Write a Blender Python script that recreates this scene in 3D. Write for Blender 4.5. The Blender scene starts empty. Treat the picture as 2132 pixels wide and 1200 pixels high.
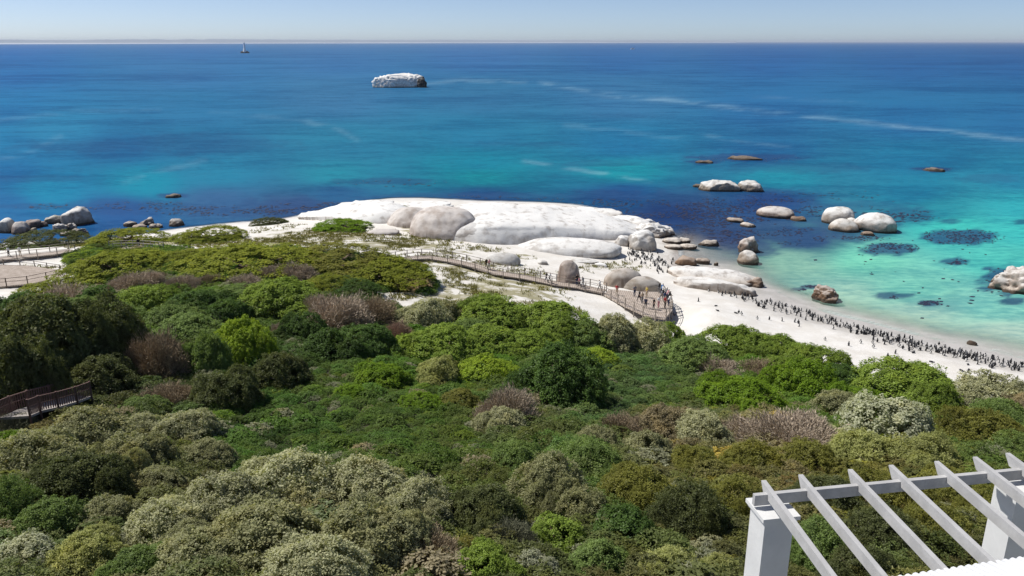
import bpy, bmesh, math, random
import numpy as np
from mathutils import Vector, Matrix

# ------------------------------------------------------------------ camera, sky, sun, exposure
S = bpy.context.scene
C = S.collection
R = math.radians
CAMZ, FPX, HORIZ = 38.0, 1641.0, 87.0
PITCH = math.atan((600 - HORIZ) / FPX)
cam = bpy.data.cameras.new('camera'); cam.sensor_width = 36.0; cam.lens = 36.0 * FPX / 2132.0
cam.clip_start = 0.1; cam.clip_end = 200000
cam_o = bpy.data.objects.new('camera', cam); C.objects.link(cam_o)
cam_o.location = (0, 0, CAMZ); cam_o.rotation_euler = (math.pi / 2 - PITCH, 0, 0)
S.camera = cam_o
SUN_AZ, SUN_EL = -72.0, 55.0          # azimuth left of the view, degrees; elevation
world = bpy.data.worlds.new('World'); S.world = world; world.use_nodes = True
wn = world.node_tree.nodes; wl = world.node_tree.links
bg = wn['Background']; sky = wn.new('ShaderNodeTexSky'); sky.sky_type = 'NISHITA'; sky.sun_disc = False
sky.sun_elevation = R(SUN_EL); sky.sun_rotation = R(SUN_AZ)
sky.air_density = 0.4; sky.dust_density = 0.42; sky.ozone_density = 1.0; sky.altitude = 0
wl.new(sky.outputs[0], bg.inputs[0]); bg.inputs[1].default_value = 0.098
sun = bpy.data.lights.new('sun', 'SUN'); sun.energy = 3.9; sun.angle = R(0.53); sun.color = (1.0, 0.965, 0.91)
sun_o = bpy.data.objects.new('sun', sun); C.objects.link(sun_o)
TOSUN = Vector((math.sin(R(SUN_AZ)) * math.cos(R(SUN_EL)), math.cos(R(SUN_AZ)) * math.cos(R(SUN_EL)), math.sin(R(SUN_EL))))
sun_o.rotation_euler = TOSUN.to_track_quat('Z', 'Y').to_euler(); sun_o.location = (0, 0, 90)
S.view_settings.view_transform = 'Standard'; S.view_settings.look = 'None'
S.view_settings.exposure = 0.35; S.view_settings.gamma = 1.0; S.view_settings.use_curve_mapping = False
S.render.engine = 'CYCLES'

# ------------------------------------------------------------------ helpers
rs = np.random.RandomState
random.seed(5)
def srgb(r, g, b):
    f = lambda c: (c / 255 / 12.92) if c <= 10 else ((c / 255 + 0.055) / 1.055) ** 2.4
    return (f(r), f(g), f(b))
cp, sp_ = math.cos(PITCH), math.sin(PITCH)
def ray(px, py):
    u = (px - 1066) / FPX; v = (600 - py) / FPX
    return np.array((u, cp + v * sp_, -sp_ + v * cp))
def P(px, py, z=0.0):                                # pixel onto a level plane
    d = ray(px, py); t = (z - CAMZ) / d[2]
    return np.array((d[0] * t, d[1] * t, z))
def proj(x, y, z):
    dz = z - CAMZ
    zc = y * cp - dz * sp_; yc = y * sp_ + dz * cp
    zc = np.where(zc > 0.5, zc, 0.5)
    return 1066 + FPX * x / zc, 600 - FPX * yc / zc
def _h(ix, iy, iz):
    n = (ix * 374761393 + iy * 668265263 + iz * 2147483647) & 0xffffffff
    n = ((n ^ (n >> 13)) * 1274126177) & 0xffffffff
    n = (n ^ (n >> 16)) & 0xffffffff
    return n.astype(np.float64) / 4294967295.0
def vnoise(x, y, z=0.0):
    x, y, z = np.broadcast_arrays(np.asarray(x, float), np.asarray(y, float), np.asarray(z, float))
    ix, iy, iz = np.floor(x).astype(np.int64), np.floor(y).astype(np.int64), np.floor(z).astype(np.int64)
    fx, fy, fz = x - ix, y - iy, z - iz
    fx, fy, fz = [f * f * f * (f * (f * 6 - 15) + 10) for f in (fx, fy, fz)]
    o = 0
    for a in (0, 1):
        for b in (0, 1):
            for c in (0, 1):
                w = (fx if a else 1 - fx) * (fy if b else 1 - fy) * (fz if c else 1 - fz)
                o = o + w * _h(ix + a, iy + b, iz + c)
    return o
def fbm(x, y, z=0.0, n=4):
    o = 0; a = 1; t = 0
    for i in range(n):
        o = o + a * vnoise(np.asarray(x) * 2 ** i + 17 * i, np.asarray(y) * 2 ** i - 9 * i, np.asarray(z) * 2 ** i + 5 * i); t += a; a *= 0.5
    return o / t
def sstep(a, b, x):
    t = np.clip((x - a) / (b - a), 0, 1); return t * t * (3 - 2 * t)
def inpoly(px, py, poly):
    px = np.asarray(px); py = np.asarray(py); r = np.zeros(px.shape, bool); n = len(poly)
    for i in range(n):
        x1, y1 = poly[i]; x2, y2 = poly[(i + 1) % n]
        if y1 == y2: continue
        c = ((y1 > py) != (y2 > py)) & (px < (x2 - x1) * (py - y1) / (y2 - y1) + x1)
        r ^= c
    return r
def polydist(px, py, pts):
    d = np.full(np.shape(px), 1e9)
    for (x1, y1), (x2, y2) in zip(pts[:-1], pts[1:]):
        dx, dy = x2 - x1, y2 - y1
        t = np.clip(((px - x1) * dx + (py - y1) * dy) / (dx * dx + dy * dy), 0, 1)
        d = np.minimum(d, np.hypot(px - x1 - t * dx, py - y1 - t * dy))
    return d
def mesh_np(name, V, F, smooth=False, mats=(), mi=None):
    V = np.asarray(V, np.float32); F = np.asarray(F, np.int32); k = F.shape[1]
    m = bpy.data.meshes.new(name)
    m.vertices.add(len(V)); m.vertices.foreach_set('co', V.ravel())
    m.loops.add(F.size); m.loops.foreach_set('vertex_index', F.ravel())
    m.polygons.add(len(F)); m.polygons.foreach_set('loop_start', np.arange(0, F.size, k, dtype=np.int32))
    if smooth: m.polygons.foreach_set('use_smooth', np.ones(len(F), bool))
    for a in mats: m.materials.append(a)
    if mi is not None: m.polygons.foreach_set('material_index', np.asarray(mi, np.int32))
    m.update(calc_edges=True); m.validate()
    return m
def fattr(m, name, vals):
    a = m.attributes.new(name, 'FLOAT', 'POINT'); a.data.foreach_set('value', np.asarray(vals, np.float32).ravel())
def cattr(m, name, vals):
    vals = np.asarray(vals, np.float32)
    if vals.shape[1] == 3: vals = np.concatenate([vals, np.ones((len(vals), 1), np.float32)], 1)
    a = m.attributes.new(name, 'FLOAT_COLOR', 'POINT'); a.data.foreach_set('color', vals.ravel())
def obj(name, mesh, parent=None, loc=None, rz=0.0):
    o = bpy.data.objects.new(name, mesh); C.objects.link(o)
    if parent: o.parent = parent
    if loc is not None: o.location = tuple(float(v) for v in loc)
    if rz: o.rotation_euler = (0, 0, rz)
    return o
def empty(name, loc, rz=0.0):
    return obj(name, None, None, loc, rz)
def tag(o, label, cat, group=None, kind=None):
    o['label'] = label; o['category'] = cat
    if group: o['group'] = group
    if kind: o['kind'] = kind
    return o
class MB:
    """collects boxes, bars and tubes in one mesh"""
    def __init__(s): s.v = []; s.f = []; s.m = []
    def add(s, vs, fs, mi=0):
        b = len(s.v); s.v += [tuple(map(float, v)) for v in vs]; s.f += [tuple(b + i for i in f) for f in fs]; s.m += [mi] * len(fs)
    def box(s, c, size, rz=0, mi=0, taper=1.0):
        hx, hy, hz = [q / 2 for q in size]; ca, sa = math.cos(rz), math.sin(rz); vs = []
        for z, k in ((-hz, 1), (hz, taper)):
            for x, y in ((-hx, -hy), (hx, -hy), (hx, hy), (-hx, hy)):
                x *= k; y *= k
                vs.append((c[0] + x * ca - y * sa, c[1] + x * sa + y * ca, c[2] + z))
        s.add(vs, [(3, 2, 1, 0), (4, 5, 6, 7), (0, 1, 5, 4), (1, 2, 6, 5), (2, 3, 7, 6), (3, 0, 4, 7)], mi)
    def bar(s, a, b, w, h, mi=0):
        a, b = Vector(a), Vector(b); d = (b - a).normalized()
        r = d.cross(Vector((0, 0, 1)))
        r = r.normalized() if r.length > 1e-4 else Vector((1, 0, 0))
        u = r.cross(d).normalized(); vs = []
        for p in (a, b):
            for i, j in ((-1, -1), (1, -1), (1, 1), (-1, 1)): vs.append(p + r * i * w / 2 + u * j * h / 2)
        s.add(vs, [(3, 2, 1, 0), (4, 5, 6, 7), (0, 1, 5, 4), (1, 2, 6, 5), (2, 3, 7, 6), (3, 0, 4, 7)], mi)
    def tube(s, pts, rad, n=6, mi=0, close=True):
        pts = [Vector(p) for p in pts]; rings = []
        for i, p in enumerate(pts):
            d = (pts[min(i + 1, len(pts) - 1)] - pts[max(i - 1, 0)]).normalized()
            r = d.cross(Vector((0.13, 0.21, 1))); r = r.normalized() if r.length > 1e-3 else Vector((1, 0, 0)); u = r.cross(d)
            k = rad[i] if hasattr(rad, '__len__') else rad
            rings.append([p + (r * math.cos(2 * math.pi * j / n) + u * math.sin(2 * math.pi * j / n)) * k for j in range(n)])
        vs = [v for ring in rings for v in ring]; fs = []
        for i in range(len(rings) - 1):
            for j in range(n):
                a = i * n + j; b = i * n + (j + 1) % n; fs.append((a, b, b + n, a + n))
        if close: fs += [tuple(reversed(range(n))), tuple(range(len(vs) - n, len(vs)))]
        s.add(vs, fs, mi)
    def lathe(s, prof, n=16, mi=0, c=(0, 0, 0)):
        vs = [(c[0] + r * math.cos(2 * math.pi * j / n), c[1] + r * math.sin(2 * math.pi * j / n), c[2] + z) for r, z in prof for j in range(n)]
        fs = [(i * n + j, i * n + (j + 1) % n, (i + 1) * n + (j + 1) % n, (i + 1) * n + j) for i in range(len(prof) - 1) for j in range(n)]
        fs += [tuple(reversed(range(n))), tuple(range(len(vs) - n, len(vs)))]
        s.add(vs, fs, mi)
    def mesh(s, name, mats, smooth=False):
        m = bpy.data.meshes.new(name); m.from_pydata(s.v, [], s.f)
        for a in mats: m.materials.append(a)
        m.polygons.foreach_set('material_index', np.array(s.m, np.int32))
        if smooth: m.polygons.foreach_set('use_smooth', np.ones(len(m.polygons), bool))
        m.update(); return m
    def build(s, name, mats, parent=None, loc=None, rz=0, smooth=False):
        return obj(name, s.mesh(name, mats if isinstance(mats, (list, tuple)) else [mats], smooth), parent, loc, rz)

# ------------------------------------------------------------------ materials
class NT:
    def __init__(s, name):
        s.mat = bpy.data.materials.new(name); s.mat.use_nodes = True; s.t = s.mat.node_tree; s.t.nodes.clear()
        s.out = s.t.nodes.new('ShaderNodeOutputMaterial')
    def n(s, typ, ins=None, **kw):
        x = s.t.nodes.new(typ)
        for k, v in kw.items(): setattr(x, k, v)
        for k, v in (ins or {}).items():
            i = x.inputs[k]
            if hasattr(v, 'is_output') or isinstance(v, bpy.types.NodeSocket): s.t.links.new(v, i)
            else:
                if i.type == 'RGBA' and len(v) == 3: v = (*v, 1)
                i.default_value = v
        return x
    def mix(s, f, a, b, bt='MIX'):
        return s.n('ShaderNodeMix', {0: f, 6: a, 7: b}, data_type='RGBA', blend_type=bt).outputs[2]
    def math(s, op, a, b=0.0, clamp=False):
        return s.n('ShaderNodeMath', {0: a, 1: b}, operation=op, use_clamp=clamp).outputs[0]
    def noise(s, vec, scale, det=4, rough=0.55, dist=0.0):
        return s.n('ShaderNodeTexNoise', {'Vector': vec, 'Scale': scale, 'Detail': det, 'Roughness': rough, 'Distortion': dist}).outputs['Fac']
    def ramp(s, f, a, b):
        return s.n('ShaderNodeMapRange', {0: f, 1: a, 2: b, 3: 0.0, 4: 1.0}, interpolation_type='SMOOTHSTEP').outputs[0]
    def pos(s): return s.n('ShaderNodeNewGeometry').outputs['Position']
    def attr(s, name, typ='GEOMETRY'): return s.n('ShaderNodeAttribute', attribute_name=name, attribute_type=typ)
    def bump(s, h, strength, dist=0.1): return s.n('ShaderNodeBump', {'Height': h, 'Strength': strength, 'Distance': dist}).outputs[0]
    def pbr(s, col, rough=0.8, normal=None, spec=0.3, **kw):
        ins = {'Base Color': col, 'Roughness': rough, 'Specular IOR Level': spec}
        if normal is not None: ins['Normal'] = normal
        ins.update(kw)
        return s.n('ShaderNodeBsdfPrincipled', ins).outputs[0]
    def done(s, sh): s.t.links.new(sh, s.out.inputs[0]); return s.mat

def mat_simple(name, col, rough=0.7, var=0.12, scale=6.0, bump=0.1, spec=0.3):
    t = NT(name); p = t.n('ShaderNodeTexCoord').outputs['Object']
    n = t.noise(p, scale, 5); n2 = t.noise(p, scale * 7, 3)
    c = t.mix(t.ramp(n, 0.3, 0.7), tuple(x * (1 - var) for x in col), tuple(min(1, x * (1 + var)) for x in col))
    c = t.mix(t.math('MULTIPLY', t.ramp(n2, 0.5, 0.75), 0.35), c, tuple(x * (1 - 2 * var) for x in col))
    return t.done(t.pbr(c, rough, t.bump(n2, bump, 0.02), spec))

def mat_leaf(name, src):
    """foliage: tint of the object (or of the instance) varied leaf by leaf"""
    t = NT(name)
    col = t.n('ShaderNodeObjectInfo').outputs['Color'] if src == 'OBJECT' else t.attr('tint', 'INSTANCER').outputs['Color']
    lv = t.attr('lv').outputs['Fac']
    dark = t.mix(1.0, col, (0.68, 0.66, 0.62), 'MULTIPLY'); lite = t.mix(1.0, col, (1.5, 1.42, 1.25), 'MULTIPLY')
    c = t.mix(lv, dark, lite)
    big = t.noise(t.pos(), 0.55, 2)
    c = t.mix(t.math('MULTIPLY', t.ramp(big, 0.5, 0.75), 0.4), c, t.mix(1.0, c, (1.45, 1.25, 0.8), 'MULTIPLY'))
    d = t.n('ShaderNodeBsdfDiffuse', {'Color': c}).outputs[0]
    g = t.n('ShaderNodeBsdfGlossy', {'Color': (1, 1, 1), 'Roughness': 0.45}).outputs[0]
    tr = t.n('ShaderNodeBsdfTranslucent', {'Color': t.mix(1.0, c, (1.0, 1.05, 0.5), 'MULTIPLY')}).outputs[0]
    m = t.n('ShaderNodeMixShader', {0: 0.36, 1: d, 2: tr}).outputs[0]
    return t.done(t.n('ShaderNodeMixShader', {0: 0.008, 1: m, 2: g}).outputs[0])
M_LEAF = mat_leaf('foliage', 'OBJECT'); M_LEAFI = mat_leaf('foliage_thicket', 'INSTANCER')

def mat_twig():
    t = NT('twigs'); lv = t.attr('lv').outputs['Fac']; col = t.n('ShaderNodeObjectInfo').outputs['Color']
    c = t.mix(lv, t.mix(1.0, col, (0.5, 0.5, 0.5), 'MULTIPLY'), t.mix(1.0, col, (1.4, 1.36, 1.3), 'MULTIPLY'))
    return t.done(t.pbr(c, 0.9, None, 0.1))
M_TWIG = mat_twig()
M_BARK = mat_simple('bark', (0.12, 0.09, 0.065), 0.9, 0.3, 9, 0.4, 0.1)

def mat_rock():
    t = NT('granite'); p = t.pos(); col = t.n('ShaderNodeObjectInfo').outputs['Color']
    op = t.n('ShaderNodeTexCoord').outputs['Object']; rnd = t.n('ShaderNodeObjectInfo').outputs['Random']
    sep = t.n('ShaderNodeSeparateXYZ', {0: p}); nz = t.n('ShaderNodeSeparateXYZ', {0: t.n('ShaderNodeNewGeometry').outputs['Normal']}).outputs[2]
    n1 = t.noise(p, 0.55, 6, 0.6); n2 = t.noise(p, 3.5, 5, 0.65); n3 = t.noise(p, 14, 3)
    c = t.mix(t.ramp(n1, 0.38, 0.66), t.mix(1.0, col, (0.72, 0.69, 0.66), 'MULTIPLY'), col)
    c = t.mix(t.math('MULTIPLY', t.ramp(n2, 0.52, 0.75), 0.45), c, t.mix(1.0, col, (0.55, 0.5, 0.45), 'MULTIPLY'))
    # white droppings and salt on the upper sides, run streaks on the flanks
    st = t.n('ShaderNodeMapping', {'Vector': p, 'Scale': (1.3, 1.3, 0.12)}).outputs[0]
    ns = t.noise(st, 1.0, 4, 0.6)
    g = t.math('MULTIPLY', t.ramp(nz, 0.25, 0.8), t.ramp(n1, 0.30, 0.52)); g = t.math('MULTIPLY', g, t.attr('guano', 'OBJECT').outputs['Fac'])
    c = t.mix(g, c, (0.80, 0.785, 0.75))
    fl = t.math('MULTIPLY', t.math('SUBTRACT', 1.0, t.ramp(nz, 0.1, 0.6)), t.ramp(ns, 0.5, 0.68))
    c = t.mix(t.math('MULTIPLY', fl, 0.8), c, t.mix(1.0, col, (0.42, 0.36, 0.31), 'MULTIPLY'))
    # shaded, browner lower halves painted in; then the algae band at the water line
    zz = t.math('ADD', sep.outputs[2], t.math('MULTIPLY', t.math('SUBTRACT', n2, 0.5), -0.7))
    c = t.mix(t.math('MULTIPLY', t.math('SUBTRACT', 1.0, t.ramp(zz, 0.5, 1.9)), 0.7), c, t.mix(1.0, c, (0.62, 0.52, 0.42), 'MULTIPLY'))
    c = t.mix(t.math('SUBTRACT', 1.0, t.ramp(zz, 0.30, 0.62)), c, (0.075, 0.055, 0.04))
    h = t.math('ADD', t.math('MULTIPLY', n2, 1.0), t.math('MULTIPLY', n3, 0.35))
    return t.done(t.pbr(c, 0.85, t.bump(h, 0.4, 0.2), 0.2))
M_ROCK = mat_rock()
M_WOOD = mat_simple('weathered_timber', (0.30, 0.26, 0.22), 0.85, 0.22, 4, 0.2, 0.15)
M_WOODD = mat_simple('dark_timber', (0.10, 0.075, 0.06), 0.85, 0.25, 4, 0.2, 0.15)
def mat_deck():
    t = NT('deck_boards'); p = t.n('ShaderNodeTexCoord').outputs['Object']
    n = t.noise(p, 1.2, 5); w = t.n('ShaderNodeTexWave', {'Vector': p, 'Scale': 1.1, 'Distortion': 0.3, 'Detail': 1.0}, bands_direction='X').outputs['Fac']
    c = t.mix(t.ramp(n, 0.3, 0.7), (0.36, 0.30, 0.25), (0.50, 0.43, 0.37))
    c = t.mix(t.math('MULTIPLY', t.ramp(w, 0.0, 0.18), 1.0), (0.16, 0.125, 0.10), c)
    return t.done(t.pbr(c, 0.85, None, 0.15))
M_DECK = mat_deck()
M_WHITE = mat_simple('white_plaster', (0.66, 0.66, 0.65), 0.75, 0.05, 2.2, 0.12, 0.2)
M_RAFTER = mat_simple('grey_white_painted_timber', (0.44, 0.435, 0.43), 0.6, 0.1, 3.5, 0.15, 0.25)
M_ROOF = mat_simple('white_painted_roof', (0.83, 0.83, 0.83), 0.6, 0.04, 2.0, 0.08, 0.3)

def mat_sand():
    t = NT('sand'); p = t.pos(); veg = t.attr('veg').outputs['Fac']; gr = t.attr('grass').outputs['Fac']; wet = t.attr('wet').outputs['Fac']
    n1 = t.noise(p, 0.35, 5, 0.6); n2 = t.noise(p, 2.2, 6, 0.65); n3 = t.noise(p, 11, 4)
    sand = t.mix(t.ramp(n1, 0.35, 0.7), (0.66, 0.625, 0.57), (0.76, 0.735, 0.69))
    sand = t.mix(t.math('MULTIPLY', t.ramp(n2, 0.56, 0.72), 0.35), sand, (0.52, 0.47, 0.40))
    nb = t.noise(t.n('ShaderNodeMapping', {'Vector': p, 'Rotation': (0, 0, 0.3), 'Scale': (0.55, 1.3, 1.0)}).outputs[0], 0.42, 7, 0.68, 0.5)
    g = t.math('ADD', gr, t.math('MULTIPLY', t.math('SUBTRACT', nb, 0.5), 2.6)); g = t.math('SUBTRACT', t.math('MULTIPLY', g, t.ramp(gr, 0.05, 0.3)), 0.08)
    gcol = t.mix(t.ramp(n3, 0.35, 0.65), (0.19, 0.18, 0.075), (0.36, 0.32, 0.19))
    c = t.mix(t.math('MULTIPLY', t.ramp(g, 0.36, 0.62), 0.9), sand, gcol)
    c = t.mix(wet, c, t.mix(t.ramp(n1, 0.4, 0.6), (0.42, 0.40, 0.37), (0.50, 0.475, 0.445)))
    rd = t.attr('reef').outputs['Fac']
    c = t.mix(t.math('MULTIPLY', rd, t.ramp(n2, 0.35, 0.55)), c, (0.20, 0.14, 0.10))
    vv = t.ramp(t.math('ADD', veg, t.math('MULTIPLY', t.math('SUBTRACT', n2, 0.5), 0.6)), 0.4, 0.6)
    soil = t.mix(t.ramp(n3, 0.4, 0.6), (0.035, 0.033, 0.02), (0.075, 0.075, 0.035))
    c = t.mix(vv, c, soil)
    h = t.math('ADD', n2, t.math('MULTIPLY', n3, 0.5))
    return t.done(t.pbr(c, t.math('SUBTRACT', 0.92, t.math('MULTIPLY', wet, 0.35)), t.bump(h, 0.35, 0.2), 0.2))
M_SAND = mat_sand()

def mat_sea():
    t = NT('sea_water'); p = t.pos(); c = t.attr('wcol').outputs['Color']; al = t.attr('alpha').outputs['Fac']; foam = t.attr('foam').outputs['Fac']
    wm = t.n('ShaderNodeMapping', {'Vector': p, 'Rotation': (0, 0, R(-12)), 'Scale': (0.45, 1.0, 1.0)}).outputs[0]
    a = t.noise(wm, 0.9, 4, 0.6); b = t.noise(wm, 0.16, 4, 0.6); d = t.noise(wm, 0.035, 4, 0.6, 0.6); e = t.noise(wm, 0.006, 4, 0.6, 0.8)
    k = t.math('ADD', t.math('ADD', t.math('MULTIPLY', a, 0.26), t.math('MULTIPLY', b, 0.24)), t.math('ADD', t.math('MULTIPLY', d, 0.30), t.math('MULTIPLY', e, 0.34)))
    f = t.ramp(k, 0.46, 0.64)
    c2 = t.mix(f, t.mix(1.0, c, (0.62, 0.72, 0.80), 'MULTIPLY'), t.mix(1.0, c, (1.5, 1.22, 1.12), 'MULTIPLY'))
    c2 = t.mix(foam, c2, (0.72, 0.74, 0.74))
    h = t.math('ADD', t.math('MULTIPLY', a, 0.5), t.math('MULTIPLY', b, 1.6))
    nrm = t.bump(h, 0.55, 0.5)
    dif = t.n('ShaderNodeBsdfDiffuse', {'Color': c2, 'Normal': nrm}).outputs[0]
    gl = t.n('ShaderNodeBsdfGlossy', {'Color': (1, 1, 1), 'Roughness': 0.22, 'Normal': nrm}).outputs[0]
    body = t.n('ShaderNodeMixShader', {0: 0.055, 1: dif, 2: gl}).outputs[0]
    tr = t.n('ShaderNodeBsdfTransparent').outputs[0]
    return t.done(t.n('ShaderNodeMixShader', {0: al, 1: tr, 2: body}).outputs[0])
M_SEA = mat_sea()
M_KELP = mat_simple('kelp_blades', (0.030, 0.030, 0.060), 0.5, 0.3, 3, 0.1, 0.4)

# ------------------------------------------------------------------ ground: heights from points read off the photograph
CTRL = [(-60,520,0),(0,512,0),(110,505,0),(200,499,0),(300,487,0),(400,474,0),(500,464,0),(580,457,0),(640,446,0),(700,432,0),(820,414,0),(1000,419,0),(1200,428,0),
        (1320,455,0),(1388,487,0),(1410,515,0),(1440,548,0),(1500,560,-.1),(1560,590,0),(1600,606,0),(1700,646,0),(1800,672,0),(1900,697,0),(2000,720,0),(2132,748,0),(2250,772,0),(2400,800,0),
        (1450,620,1.0),(1600,660,.9),(1700,700,1.1),(1900,752,1.0),(2060,790,1.2),(2250,830,1.5),(1450,660,1.8),(1600,700,2.0),(1780,760,2.2),
        (1320,600,1.6),(1320,650,1.7),(1390,660,1.8),(1200,600,2.6),(1200,560,2.0),(1300,550,.9),(1380,545,.4),(1100,545,2.6),(1000,540,3.6),(900,520,4.2),(780,505,4.6),(700,490,4.4),(600,485,4.2),(480,495,4.2),(380,515,5.0),
        (700,450,2.0),(800,440,3.0),(1000,450,2.4),(1200,460,2.0),(1060,600,4.4),(950,600,5.2),(1050,640,4.6),(1180,640,3.6),
        (250,560,7.6),(450,540,7.2),(600,545,7.4),(750,560,6.8),(860,590,6.0),(30,580,5.6),(30,545,5.4),(100,575,5.8),(30,525,4.0),(200,510,3.2),(300,510,4.4),(150,600,6.8),(300,620,8.6),(600,640,8.4),(-80,600,6.5),
        (300,700,10.5),(600,740,10.0),(850,700,7.5),(1000,700,6.4),(1200,720,5.2),(1380,730,3.8),(1500,790,5.2),(1750,830,5.0),(1900,860,5.0),(2100,850,4.2),(2250,880,5),
        (900,780,9.2),(600,820,12),(100,850,14.0),(-80,850,15),(350,850,13.2),(1200,830,8.6),(1000,1000,16.4),(600,960,15.2),(1400,970,13.4),(1700,950,11.8),(2000,940,10.6),(300,1000,17.0),(60,1050,18.8),(1000,1150,19.0),(1500,1130,17.6),(300,1200,20.5),(700,1200,20.5),(1900,1100,16.4),(2132,1060,15),
        (1400,455,-2.5),(1500,470,-2.2),(1480,525,-.5),(1600,540,-.9),(1650,600,-.7),(1800,600,-1.3),(1800,640,-.8),(1950,680,-.7),(2100,700,-.9),(1950,560,-2.2),(2100,600,-2),(1700,470,-3),(2000,480,-3.5),(1400,400,-4),(1000,395,-4),(700,405,-3.5),(400,440,-2.5),(100,465,-1.5),(200,420,-4),(0,420,-4),(1700,380,-5),(2132,400,-5),(2132,660,-1.6),(2300,700,-2),(2400,600,-4)]
cx = [P(a, b, z) for a, b, z in CTRL] + [np.array(v, float) for v in
     ((0, -20, 29), (60, -20, 27), (-60, -20, 30), (0, 8, 23.5), (12, 10, 22), (-90, 20, 24), (-130, 70, 16), (-160, 110, 7), (-170, 165, -3), (110, 20, 12), (120, 50, 4), (170, 90, -3), (-60, 250, -6), (60, 260, -6), (200, 200, -6), (-200, 250, -6))]
cx = np.array(cx); _c2 = 16.0
def _phi(ax, ay):
    return -np.sqrt((ax[:, None] - cx[None, :, 0]) ** 2 + (ay[:, None] - cx[None, :, 1]) ** 2 + _c2)
_n = len(cx); _A = np.zeros((_n + 1, _n + 1)); _A[:_n, :_n] = _phi(cx[:, 0], cx[:, 1]) - np.eye(_n) * 0.6; _A[:_n, _n] = 1; _A[_n, :_n] = 1
_w = np.linalg.solve(_A, np.append(cx[:, 2], 0))
def gz_exact(x, y):
    x = np.atleast_1d(np.asarray(x, float)); y = np.atleast_1d(np.asarray(y, float)); o = np.empty(x.shape)
    fx, fy = x.ravel(), y.ravel(); r = np.empty(fx.shape)
    for i in range(0, len(fx), 20000):
        r[i:i + 20000] = _phi(fx[i:i + 20000], fy[i:i + 20000]) @ _w[:_n] + _w[_n]
    o = r.reshape(x.shape)
    hi = sstep(2.0, 4.5, o)
    o = o + hi * 0.75 * (fbm(x * 0.16, y * 0.16) - 0.5) + hi * 0.3 * (fbm(x * 0.6, y * 0.6, 3) - 0.5) + 0.10 * (fbm(x * 0.5, y * 0.5, 7) - 0.5) * sstep(.2, 1.2, o)
    return np.clip(o, -7, 31)
GX0, GY0, GST = -190.0, -14.0, 0.85
x = GX0 + GST * np.arange(448); y = GY0 + GST * np.arange(300); X, Y = np.meshgrid(x, y); Z = gz_exact(X, Y); nx, ny = len(x), len(y)
def gz(ax, ay):
    a = np.clip((np.atleast_1d(np.asarray(ax, float)) - GX0) / GST, 0, nx - 1.001); b = np.clip((np.atleast_1d(np.asarray(ay, float)) - GY0) / GST, 0, ny - 1.001)
    i, j = a.astype(int), b.astype(int); f, g = a - i, b - j
    return (Z[j, i] * (1 - f) + Z[j, i + 1] * f) * (1 - g) + (Z[j + 1, i] * (1 - f) + Z[j + 1, i + 1] * f) * g
def g1(x, y): return float(gz([x], [y])[0])
def G(px, py, off=0.0):                              # where the ray of a pixel meets the ground (plus a height above it)
    d = ray(px, py); lo = None
    t = np.geomspace(12, 420, 700); z = gz(d[0] * t, d[1] * t) + off; below = (CAMZ + d[2] * t) < np.maximum(z, 0 + off)
    i = int(np.argmax(below)) if below.any() else len(t) - 1
    a, b = t[max(i - 1, 0)], t[i]
    for _ in range(14):
        m = (a + b) / 2
        if CAMZ + d[2] * m < max(g1(d[0] * m, d[1] * m), 0) + off: b = m
        else: a = m
    p = d * b; return np.array((p[0], p[1], CAMZ + d[2] * b))
def mpp(p): return float(p[1] * cp - (p[2] - CAMZ) * sp_) / FPX     # metres per photograph pixel at a point

VEG = [(-400, 640), (0, 628), (110, 612), (185, 588), (150, 562), (140, 528), (190, 514), (330, 512), (430, 524), (520, 514), (640, 517), (760, 530), (860, 552), (915, 592), (895, 608), (850, 600), (790, 592), (765, 606), (850, 650), (950, 690), (1000, 668), (1080, 655), (1180, 668), (1230, 695), (1290, 706), (1400, 712), (1480, 725), (1540, 720), (1620, 740),
       (1700, 775), (1790, 815), (1880, 815), (1980, 848), (2080, 850), (2132, 865), (2600, 900), (2600, 2200), (-400, 2200)]
PX, PY = proj(X, Y, Z)
front = Y > 6
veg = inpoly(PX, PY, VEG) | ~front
idx = np.arange(nx * ny).reshape(ny, nx)
F = np.stack([idx[:-1, :-1], idx[:-1, 1:], idx[1:, 1:], idx[1:, :-1]], -1).reshape(-1, 4)
gm = mesh_np('sandy_ground', np.stack([X, Y, Z], -1).reshape(-1, 3), F, True, [M_SAND])
GRASS = [(900, 545, 80, 18, .62), (980, 565, 90, 28, .62), (1060, 600, 130, 44, .68), (950, 615, 100, 36, .74), (880, 640, 60, 22, .6), (870, 470, 50, 22, .75), (800, 510, 100, 16, .66), (640, 498, 150, 28, .62), (480, 505, 70, 16, .6), (870, 505, 90, 22, .6), (1090, 535, 60, 8, .45), (740, 495, 70, 22, .6), (560, 512, 120, 16, .66), (1000, 520, 60, 10, .5), (1290, 556, 60, 14, .45), (860, 620, 60, 26, .6),
         (420, 505, 80, 16, .45), (1130, 625, 60, 18, .6), (160, 575, 40, 14, .5), (800, 440, 40, 14, .6), (1240, 560, 40, 10, .35), (200, 505, 220, 14, .9), (950, 525, 60, 8, .45), (1010, 590, 50, 14, .6), (1180, 650, 50, 12, .5), (100, 560, 50, 10, .4)]
gr = np.zeros(X.shape)
for a, b, rx, ry, s_ in GRASS: gr = np.maximum(gr, s_ * (1 - sstep(0.45, 1.15, np.hypot((PX - a) / rx, (PY - b) / ry))))
fattr(gm, 'veg', veg.astype(float)); fattr(gm, 'grass', gr)
wet = (1 - sstep(0.32, 0.8, Z + 0.25 * (fbm(X * .15, Y * .15, 2) - .5))) * np.where(PX > 1400, 1, 0.25); fattr(gm, 'wet', wet)
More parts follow.
